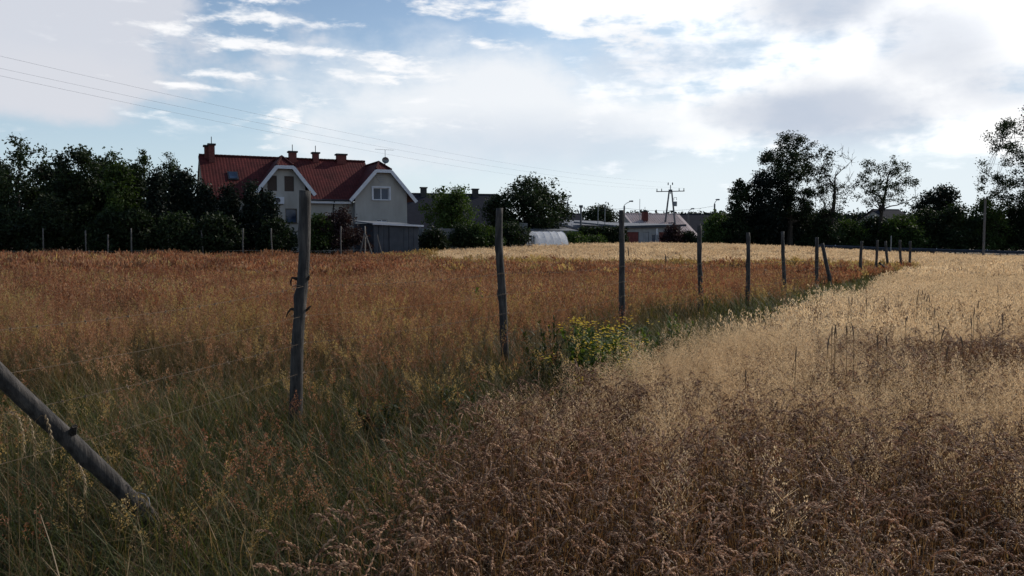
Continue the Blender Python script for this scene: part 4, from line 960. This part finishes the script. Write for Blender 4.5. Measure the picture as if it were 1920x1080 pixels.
row = ((1345, 402, 34, 'leaf_green'), (1385, 392, 36, 'leaf_dark'), (1430, 388, 40, 'leaf_blue'), (1480, 392, 42, 'leaf_blue'), (1535, 400, 44, 'leaf_dark'), (1590, 414, 42, 'leaf_green'), (1640, 408, 42, 'leaf_dark'), (1690, 404, 44, 'leaf_green'),
       (1740, 394, 44, 'leaf_dark'), (1792, 384, 46, 'leaf_dark'), (1842, 374, 46, 'leaf_green'), (1890, 376, 44, 'leaf_dark'), (1940, 380, 50, 'leaf_dark'))
for i, (px, top, hw, mt) in enumerate(row):
    tree('shrub', 'dark shrub in the long row behind the wheat at right, %s from the left' % ORD[i], px, 108+random.uniform(-1, 2), top, hw, 468, 'bush', 165, 48, .32, .6, mt, .08, limbs=8, cat='shrub', group='shrub row behind the wheat')
def forest():
    g = np.random.default_rng(9); C = []
    for k in range(520):
        px = g.uniform(1180, 1800); Y = g.uniform(330, 380); b = gx(px, Y); h = at(px, 403+g.uniform(-3, 5), Y).z
        for j in range(5): C.append((b+g.normal(0, 1.3)*(1-j/6), Y, h*(j+.8)/5.2))
    V, Fq = leaf_cloud(np.array(C), 16, 1.2, 1.5, 1.0, 10); o = bpy.data.objects.new('forest', np_mesh('forest', V, Fq, 'leaf_blue')); COL.objects.link(o)
    tag(o, 'far dark line of woodland on the horizon', 'forest', kind='stuff')
forest()
def backdrop_trees():
    """woodland beyond the buildings and along the horizon outside the view"""
    g = np.random.default_rng(19); C = []
    for k in range(1500):
        px = g.uniform(-900, 2900); Y = g.uniform(240, 420)
        if 1150 < px < 1820: continue
        b = gx(px, Y); h = Tz(b, Y)+g.uniform(5, 8)
        for j in range(4): C.append((b+g.normal(0, 1.6), Y, h*(j+.8)/4.2))
    V, Fq = leaf_cloud(np.array(C), 14, 1.5, 1.9, 1.0, 20); o = bpy.data.objects.new('distant_woodland', np_mesh('distant_woodland', V, Fq, 'leaf_blue')); COL.objects.link(o)
    tag(o, 'distant woodland closing the plain behind the houses', 'woodland', kind='stuff')
backdrop_trees()

# ------------------------------------------------------------------ fence
def wood_mat():
    m, nt, out = new_mat('post_wood'); L = nt.links.new; p = nt.nodes.new('ShaderNodeBsdfPrincipled'); L(p.outputs[0], out.inputs[0])
    f = noise_tex(nt, 9, 7, 'Object', .65, (3, 3, .35)); g = noise_tex(nt, 5, 4, 'Object', .6)
    mx = nt.nodes.new('ShaderNodeMath'); mx.operation = 'MULTIPLY_ADD'; L(g, mx.inputs[0]); mx.inputs[1].default_value = .5; L(f, mx.inputs[2])
    L(ramp(nt, mx.outputs[0], ((.5, (.007, .006, .006)), (.70, (.028, .024, .022)), (.95, (.085, .073, .064)))), p.inputs['Base Color']); p.inputs['Roughness'].default_value = .85
    L(bump(nt, mx.outputs[0], 1.0, .025), p.inputs['Normal'])
wood_mat()
WIRE_H = (1.34, 1.08, .84, .58)
def log_mesh(b, t, dia, seed, taper=.9, crook=.018, sides=14, seg=26):
    """a crooked debarked log from b to t in local coordinates"""
    rnd = random.Random(seed); mb = MB(); d = t-b; ref = d.orthogonal().normalized(); bi = d.cross(ref).normalized(); ph = [rnd.uniform(0, 6.3) for k in range(6)]
    vs = []
    knots = [(rnd.uniform(.1, .95), rnd.uniform(0, 6.3)) for k in range(6)]
    for i in range(seg+1):
        f = i/seg; c = b+d*f+ref*(math.sin(f*5+ph[0])*crook+math.sin(f*11+ph[1])*crook*.4)+bi*(math.cos(f*6+ph[2])*crook)
        for j in range(sides):
            a = 2*math.pi*j/sides; r = dia/2*(1.06-(1-taper)*f)*(1+.05*math.sin(2*a+ph[3]+f*6)+.035*math.sin(5*a+ph[4]+9*f)+rnd.uniform(-.02, .02))
            for kf, ka in knots: r += dia*.2*math.exp(-((f-kf)*d.length/.05)**2)*max(0, math.cos(a-ka))**3
            vs.append(c+ref*math.cos(a)*r+bi*math.sin(a)*r)
    fs = [(i*sides+j, i*sides+(j+1) % sides, (i+1)*sides+(j+1) % sides, (i+1)*sides+j) for i in range(seg) for j in range(sides)]
    fs += [tuple(range(seg*sides, (seg+1)*sides))]
    mb.add(vs, fs); return mb
def ring(parent, c, r, mat='wire_rust'):
    pts = [c+Vector((r*math.cos(t), r*math.sin(t), .006*math.sin(3*t))) for t in np.linspace(0, 6.283, 13)]
    MB().tube(pts, .003, 4, cap=False).build('wire_tie', mat, parent)
solid('wire_rust', (.13, .09, .06), (.22, .16, .11), 20, .7, metal=.2, bmp=0)
solid('wire_steel', (.30, .29, .28), (.48, .46, .44), 20, .4, metal=.6, bmp=0)
NAMES = ['nearest upright fence post, knotty and crooked, standing before the house', 'second upright fence post, leaning slightly left, at the wheat edge before the dark tree', 'straight fence post behind the yellow flowers',
         'fence post between the yellow-flower post and the big trees, nearest the shrubs', 'fence post just left of the tall dense tree', 'fence post with slight bend under the tallest tree',
         'fence post standing directly beside the slanting post', 'far fence post alone right of the slanting post', 'far fence post with a short slanting rail', 'second last fence post of the far end', 'very last fence post at the far right end of the fence']
PP = []
for i, (pb, pt, ty, Y, dia) in enumerate(POSTS):
    x = gx(pb, Y); b = Vector((x, Y, Tz(x, Y))); t = at(pt, ty, Y); o = log_mesh(Vector((0, 0, -.35)), t-b, dia*.92, 40+i, taper=.84, crook=.028 if i < 3 else .016, seg=30 if i < 3 else 16, sides=14 if i < 3 else 10).build('fence_post', 'post_wood', loc=b, smooth=True)
    tag(o, NAMES[i], 'fence post', 'rough posts of the field fence'); PP.append((b, t))
    d = (t-b)
    for h in WIRE_H: ring(o, d*(h/d.z), dia*.56)
    if i == 0:
        for f, s, l in ((.52, -1, .05), (.515, 1, .05), (.64, 1, .02), (.645, -1, .02)):
            c = d*f; mb = MB(); mb.tube([c+Vector((s*.02, -.01, 0)), c+Vector((s*.07, -.02, .012)), c+Vector((s*(.07+l*.5), -.03, .04 if s > 0 else -.02)), c+Vector((s*(.06+l), -.02, .05 if s > 0 else -.06))], [.02, .012, .008, .004], 6, wob=.5)
            mb.build('branch_stub', 'bark', o)
# the post before the first, out of the picture, that the brace leans on
b0 = Vector((-3.15, 3.5, Tz(-3.15, 3.5)))
o = log_mesh(Vector((0, 0, -.35)), Vector((.02, 0, 1.95)), .13, 91).build('fence_post', 'post_wood', loc=b0, smooth=True); tag(o, 'corner post that the leaning brace rests on, left of the picture', 'fence post', 'rough posts of the field fence')
PP.insert(0, (b0, b0+Vector((.02, 0, 1.95))))
# slanting posts and the short rail
def slant(pb, pyb, pt, ty, Y, dia, label, name='leaning_post', cat='fence post', seed=70):
    x = gx(pb, Y); b = Vector((x, Y, Tz(x, Y))); t = at(pt, ty, Y+.3); o = log_mesh(Vector((0, 0, -.2)), t-b, dia, seed, seg=14, sides=10).build(name, 'post_wood', loc=b, smooth=True); return tag(o, label, cat)
slant(1566, 545, 1542, 456, 29.5, .13, 'slanting post leaning against the fence line left of centre in the far row', seed=71)
slant(1668, 518, 1661, 452, 40, .12, 'far post tilted slightly left beside the short slanting rail', seed=72)
p, q = at(1649, 494, 38.1), at(1664, 503, 39.4); tag(log_mesh(Vector((0, 0, 0)), q-p, .09, 73, seg=8, sides=8).build('fence_rail', 'post_wood', loc=p, smooth=True), 'short slanting rail between two far fence posts', 'rail')
# the big brace at lower left
pa = at(318, 968, 4.72); pa.z = Tz(pa.x, pa.y)-.02; pm = at(0, 692, 4.1); pe = pa+(pm-pa)*1.62; foot = (pm-pa)*-.25
brace = log_mesh(foot, pe-pa, .08, 80, taper=1.12, crook=.016, seg=34, sides=16).build('brace_log', 'post_wood', loc=pa, smooth=True); tag(brace, 'thick weathered log slanting down into the grass at lower left', 'log')
c = pm-pa; c2 = c*.62; MB().tube([c2+Vector((.02, -.02, .04)), c2+Vector((.05, -.05, .085))], [.022, .014], 7, wob=.3).build('branch_stub', 'bark', brace)
c3 = c*.22; MB().tube([c3+Vector((.075*math.cos(t), .02*math.sin(t), .066*math.sin(t))) for t in np.linspace(0, 6.283, 13)], .003, 4, cap=False).build('wire_tie', 'wire_steel', brace)
# barbed wires ------------------------------------------------------------------------------
WN = ('top', 'second highest', 'third', 'lowest')
for k, h in enumerate(WIRE_H):
    mb = MB(); bb = MB(); last = None
    for (b1, t1), (b2, t2) in zip(PP, PP[1:]):
        d1, d2 = t1-b1, t2-b2; p, q = b1+d1*(h/d1.z), b2+d2*(h/d2.z); off = Vector((.05, -.03, 0)); p = p+off; q = q+off; n = 10; sag = random.uniform(.02, .08)
        pts = [p.lerp(q, i/n)+Vector((0, 0, -sag*4*(i/n)*(1-i/n))) for i in range(n+1)]; mb.tube(pts, .0014, 4, cap=False)
        if k in (0, 2) and b1.y < 25:
            L_ = (q-p).length; m = int(L_/.16)
            for j in range(1, m):
                c = p.lerp(q, j/m)+Vector((0, 0, -sag*4*(j/m)*(1-j/m)))
                for s in range(2): v = Vector((random.uniform(-.6, .6), random.uniform(-.6, .6), random.uniform(.4, 1))).normalized()*.016; bb.tube([c-v, c+v], [.0022, .001], 3)
                bb.tube([c-Vector((.007, 0, 0)), c+Vector((.007, 0, .001))], .0035, 5)
    o = mb.build('fence_wire', 'wire_rust'); tag(o, '%s wire strand running along the row of rough fence posts' % WN[k], 'wire')
    if bb.v: bb.build('barb', 'wire_rust', o); o.children[0]['kind'] = 'stuff'
# grey stakes of the back fence -----------------------------------------------------------------
for i, (px, top, tl) in enumerate(((80, 428, 0), (162, 432, 2), (202, 440, 0), (247, 428, 2), (317, 430, 3), (383, 432, 6), (455, 428, 0), (509, 428, 0), (639, 424, 0))):
    Y = 55.2+(.6 if px > 300 else 0); x = gx(px, Y); b = Vector((x, Y, Tz(x, Y))); t = at(px-tl, top, Y)
    o = log_mesh(Vector((0, 0, -.2)), t-b, .095, 130+i, seg=8, sides=8).build('fence_stake', 'old_wood', loc=b, smooth=True)
    tag(o, 'grey stake of the thin back fence below the left trees, %s from the left' % ORD[i], 'fence stake', 'stakes of the back fence')
for h in (1.25, .8):
    pts = [Vector((x, 55.3+(.6 if x > -24 else 0), Tz(x, 55.3)+h)) for x in np.linspace(-40, -10, 30)]
    tag(MB().tube(pts, .006, 4, cap=False).build('fence_wire', 'wire_steel'), '%s wire of the thin back fence below the left trees' % ('upper' if h > 1 else 'lower'), 'wire')
# three pale props before the sheet metal shed
for i, (p0, y0, p1, y1, lb) in enumerate(((668, 459, 684, 437, 'pale prop slanting right beside the purple shrub, first of a crossed pair'), (705, 462, 684, 436, 'long pale prop slanting left before the sheet metal shed'), (720, 458, 708, 440, 'thin pale prop against the sheet metal shed'))):
    Y = 58.5; a = at(p0, y0, Y); a.z = Tz(a.x, Y)-.1; b = at(p1, y1, Y+.2); tag(log_mesh(Vector((0, 0, 0)), b-a, .10 if i < 2 else .06, 150+i, seg=8, sides=8).build('wooden_prop', 'old_wood', loc=a, smooth=True), lb, 'prop')
x = gx(684, 58.8); b = Vector((x, 58.8, Tz(x, 58.8))); t = at(684, 424, 58.8); tag(log_mesh(Vector((0, 0, -.2)), t-b, .10, 155, seg=8, sides=8).build('fence_stake', 'pale_wood', loc=b, smooth=True), 'stake carrying two slanting props before the sheet metal shed', 'fence stake', 'stakes of the back fence')

# ------------------------------------------------------------------ single plants
def spike_plant(name, px, py, h, ln, thick, mats, label, cat, group=None, nod=.2, lo=4, Yf=None, droop_dir=None, n=16):
    """a stalk whose seed head has its middle at the pixel"""
    p = drop(px, py, h, lo) if Yf is None else at(px, py, Yf); x, y = p.x, p.y; bz = Tz(x, y); o = empty(name, (x, y, bz)); tag(o, label, cat, group)
    z = p.z-bz-ln/2; ln_v = rvec()*random.uniform(0, .05); mb = MB(); mb.tube([ln_v*-1.0, ln_v*-.3+Vector((0, 0, z*.55)), Vector((0, 0, z))], [.0035, .003, .0022], 5); mb.build('stem', mats[0], o)
    d = droop_dir or rvec(); mb = MB(); q = Vector((0, 0, z)); ang = .05; pts = []; rs = []
    for k in range(n+1): f = k/n; pts.append(q.copy()); rs.append(thick*(.35+.65*math.sin(math.pi*min(1, f*.9+.08)))); q = q+(d*math.sin(ang)+Vector((0, 0, math.cos(ang))))*ln/n; ang += nod/n
    mb.tube(pts, rs, 7, wob=.5); mb.build('seed_head', mats[1], o); return o
TIM = [(1592, 563), (1597, 565), (1625, 563), (1660, 561), (1722, 547), (1729, 549), (1733, 556), (1738, 560), (1743, 560), (1719, 562), (1752, 583), (1560, 622), (1565, 620), (1568, 618), (1588, 618), (1601, 618),
       (1834, 572), (1826, 585), (1822, 603), (1761, 612), (1766, 624), (1492, 664), (1552, 643), (1646, 640), (1663, 640), (1872, 541), (1850, 520), (1787, 505), (1805, 640), (1775, 660), (1698, 600), (1880, 600), (1398, 705)]
def tim_label(px, py):
    if 1715 < px < 1746 and py < 566: return 'dark timothy head in the tight bunch right of the last fence posts'
    if 1555 < px < 1604 and 610 < py < 625: return 'dark timothy head in the bunch standing in the middle of the pale field'
    lone = sorted(q for q in TIM if not (1715 < q[0] < 1746 and q[1] < 566) and not (1555 < q[0] < 1604 and 610 < q[1] < 625)); w = 'first second third fourth fifth sixth seventh eighth ninth tenth eleventh twelfth'.split()
    k = lone.index((px, py)); n = len(lone); s, side = (k, 'left') if k < n/2 else (n-1-k, 'right')
    return 'dark timothy head, %s from the %s of those standing apart' % (w[s], side)
for px, py in TIM: spike_plant('timothy_stalk', px, py, 1.0, random.uniform(.08, .12), .0055, ('dead_blade', 'dark_ear'), tim_label(px, py), 'seed head', 'dark timothy heads above the wheat', nod=random.uniform(0, .5), lo=6)
for px, py, lb in ((1179, 472, 'brown slanting dock seed head right of the yellow-flower post'), (1249, 484, 'second brown dock seed head further right of the yellow-flower post')):
    o = spike_plant('dock_stalk', px, py, 1.3, .17, .012, ('dead_blade', 'shutter_brown'), lb, 'weed stalk', Yf=15, nod=.2, n=10, droop_dir=Vector((-1, 0, 0)))
for px, py, h, Y, lb in ((962, 880, .62, 3.4, 'tall dry grass spike in the foreground wheat below the second post'), (1486, 690, .95, 6.3, 'thin dark stalk standing alone in the pale grass'), (1097, 765, .85, 6.2, 'pale dry spike at the wheat edge below the yellow flowers')):
    spike_plant('dry_spike', px, py, h, .14, .007, ('dead_blade', 'wheat_straw'), lb, 'grass stalk', Yf=Y)
# the hanging pale rye ears at lower left: stalk rises, head hangs over
for px, top, bot, Y, lb in ((33, 780, 852, 3.4, 'leftmost pale rye ear hanging under the slanting log'), (53, 782, 862, 3.4, 'pale rye ear hanging under the log, between two others'), (86, 781, 858, 3.35, 'broad pale rye ear hanging closest to the slanting log'), (148, 872, 925, 3.3, 'lone short pale rye ear right of the hanging three')):
    p = at(px, top, Y); e = at(px+10, bot, Y); bz = Tz(p.x, p.y); bx = p.x-.02; o = empty('rye_stalk', (bx, Y, bz)); tag(o, lb, 'rye ear')
    P = Vector((p.x-bx, 0, p.z-bz)); Q = Vector((e.x-bx, 0, e.z-bz)); w = .035
    MB().tube([(P.x-2*w, 0, 0), (P.x-1.6*w, 0, P.z*.6), (P.x-1.3*w, 0, P.z-.02), (P.x-.6*w, 0, P.z+.004), P], [.0014, .0013, .0011, .001, .001], 5).build('stem', 'dead_blade', o)
    mb = MB(); n = 15
    for k in range(n):
        f = k/(n-1); c = P.lerp(Q, f)+Vector((.012*math.sin(f*3), 0, 0)); s = Vector((1 if k % 2 else -1, random.uniform(-.6, .6), 0))
        octa(mb, c+s*.003, (Q-P).normalized()+s*.35, .022, .0075*(1-.4*f), 0); ribbon(mb, [c, c+(Q-P).normalized()*.035+s*.012], .0012, Vector((0, 1, 0)), 0)
    mb.build('seed_head', 'rye_ear', o)
p = at(76, 965, 3.0); q = at(112, 1085, 2.75); tag(MB().tube([p-Vector((0, 0, 0)), p.lerp(q, .5)+Vector((.004, 0, 0)), q, q+(q-p)*.9], [.0015, .002, .0025, .0025], 6).build('dry_straw', 'rye_ear'), 'single pale straw slanting across the lower left corner', 'straw')
# yellow ragwort -------------------------------------------------------------------------------
def ragwort(px, py, h, s, label):
    p = drop(px, py, h, 5); o = empty('ragwort_plant', (p.x, p.y, Tz(p.x, p.y))); tag(o, label, 'flower'); mb = MB(); lf = MB(); heads = []
    for k in range(9):
        d = rvec()*random.uniform(.05, .32)*s; top = d+Vector((0, 0, h*random.uniform(.5, 1.08))); mb.tube([d*.15, d*.5+Vector((0, 0, h*.5)), top], [.005, .004, .002], 5); heads.append(top)
        for j in range(26): f = random.uniform(.05, .9); blade(lf, d*.15+(top-d*.15)*f, random.uniform(.10, .22), .032, .9, 0, 3, 1.2)
    mb.build('stem', 'ragwort_leaf', o); lf.build('foliage', 'ragwort_leaf', o)
    for t in heads[:8]:
        fl = MB()
        for j in range(9):
            c = t+Vector((random.gauss(0, .05), random.gauss(0, .05), random.gauss(0, .03))); m = 7; r = random.uniform(.010, .017)
            fl.add([c]+[c+Vector((r*math.cos(a), r*math.sin(a), random.uniform(-.004, .006))) for a in np.linspace(0, 6.283, m+1)[:-1]], [(0, 1+i, 1+(i+1) % m) for i in range(m)])
        fl.build('flower_cluster', 'ragwort_petal', o)['kind'] = 'stuff'
for px, py, h, s, lb in ((1080, 610, .75, 1.3, 'yellow ragwort at the far left end of the clump'), (1110, 612, .75, 1.3, 'tall yellow ragwort in the left half of the clump'), (1142, 611, .78, 1.3, 'tall yellow ragwort just left of the clump middle'), (1170, 610, .78, 1.2, 'tall yellow ragwort touching the straight fence post'), (1085, 612, .85, 1.2, 'leftmost yellow ragwort of the clump before the straight fence post'), (1120, 618, .85, 1.2, 'yellow ragwort in the middle of the clump'), (1150, 616, .82, 1.0, 'bright yellow ragwort left of the straight fence post base'),
                       (1172, 618, .82, 1.0, 'yellow ragwort right at the foot of the straight fence post'), (1155, 655, .62, .8, 'lower bright yellow ragwort in front of the clump'), (1082, 690, .5, .6, 'small yellow ragwort low down at the wheat edge'), (1095, 712, .45, .3, 'tiny single yellow flower below the other ragworts'), (893, 537, .9, .8, 'faint yellow ragwort left of the second fence post')):
    ragwort(px, py, h, s, lb)
# dark leafy weeds at the foot of the second post and along the verge ----------------------------------
def weed(px, py, h, s, label, mat='green_blade'):
    p = drop(px, py, h*.5, 4); o = empty('leafy_weed', (p.x, p.y, Tz(p.x, p.y))); tag(o, label, 'weed', 'leafy weeds along the fence'); mb = MB(); lf = MB()
    for k in range(10):
        d = rvec()*random.uniform(.03, .25)*s; top = d+Vector((0, 0, h*random.uniform(.7, 1.1))); mb.tube([d*.2, d*.6+Vector((0, 0, h*.5)), top], [.006, .004, .002], 5)
        for j in range(30): f = random.uniform(.1, 1); blade(lf, d*.2+(top-d*.2)*f, random.uniform(.06, .16), .019, .8, 0, 3, 1.3)
    mb.build('stem', 'olive_blade', o); lf.build('foliage', mat if px < 1050 else 'ragwort_leaf', o)
for px, py, h, s, lb in ((1110, 680, .7, 1.6, 'broad green weed under the ragwort clump'), (1150, 700, .6, 1.6, 'dense green weed below the lower ragwort'), (1180, 690, .6, 1.5, 'dense green weed right of the lower ragwort'), (1270, 635, .6, 1.4, 'dark green weed left of the post nearest the shrubs'), (1012, 690, .7, 1.2, 'dark leafy weed right of the second post foot'), (1040, 668, .75, 1.1, 'dark leafy weed between the second post and the ragwort'), (1200, 668, .6, 1.1, 'bright green leafy weed right of the ragwort clump'), (1235, 650, .55, 1.0, 'green leafy weed before the post nearest the shrubs'),
                      (845, 765, .42, 1.0, 'dark weed left of the second post in the green verge'), (715, 810, .35, 1.0, 'leafy weed in the verge halfway between the first two posts')):
    weed(px, py, h, s, lb)
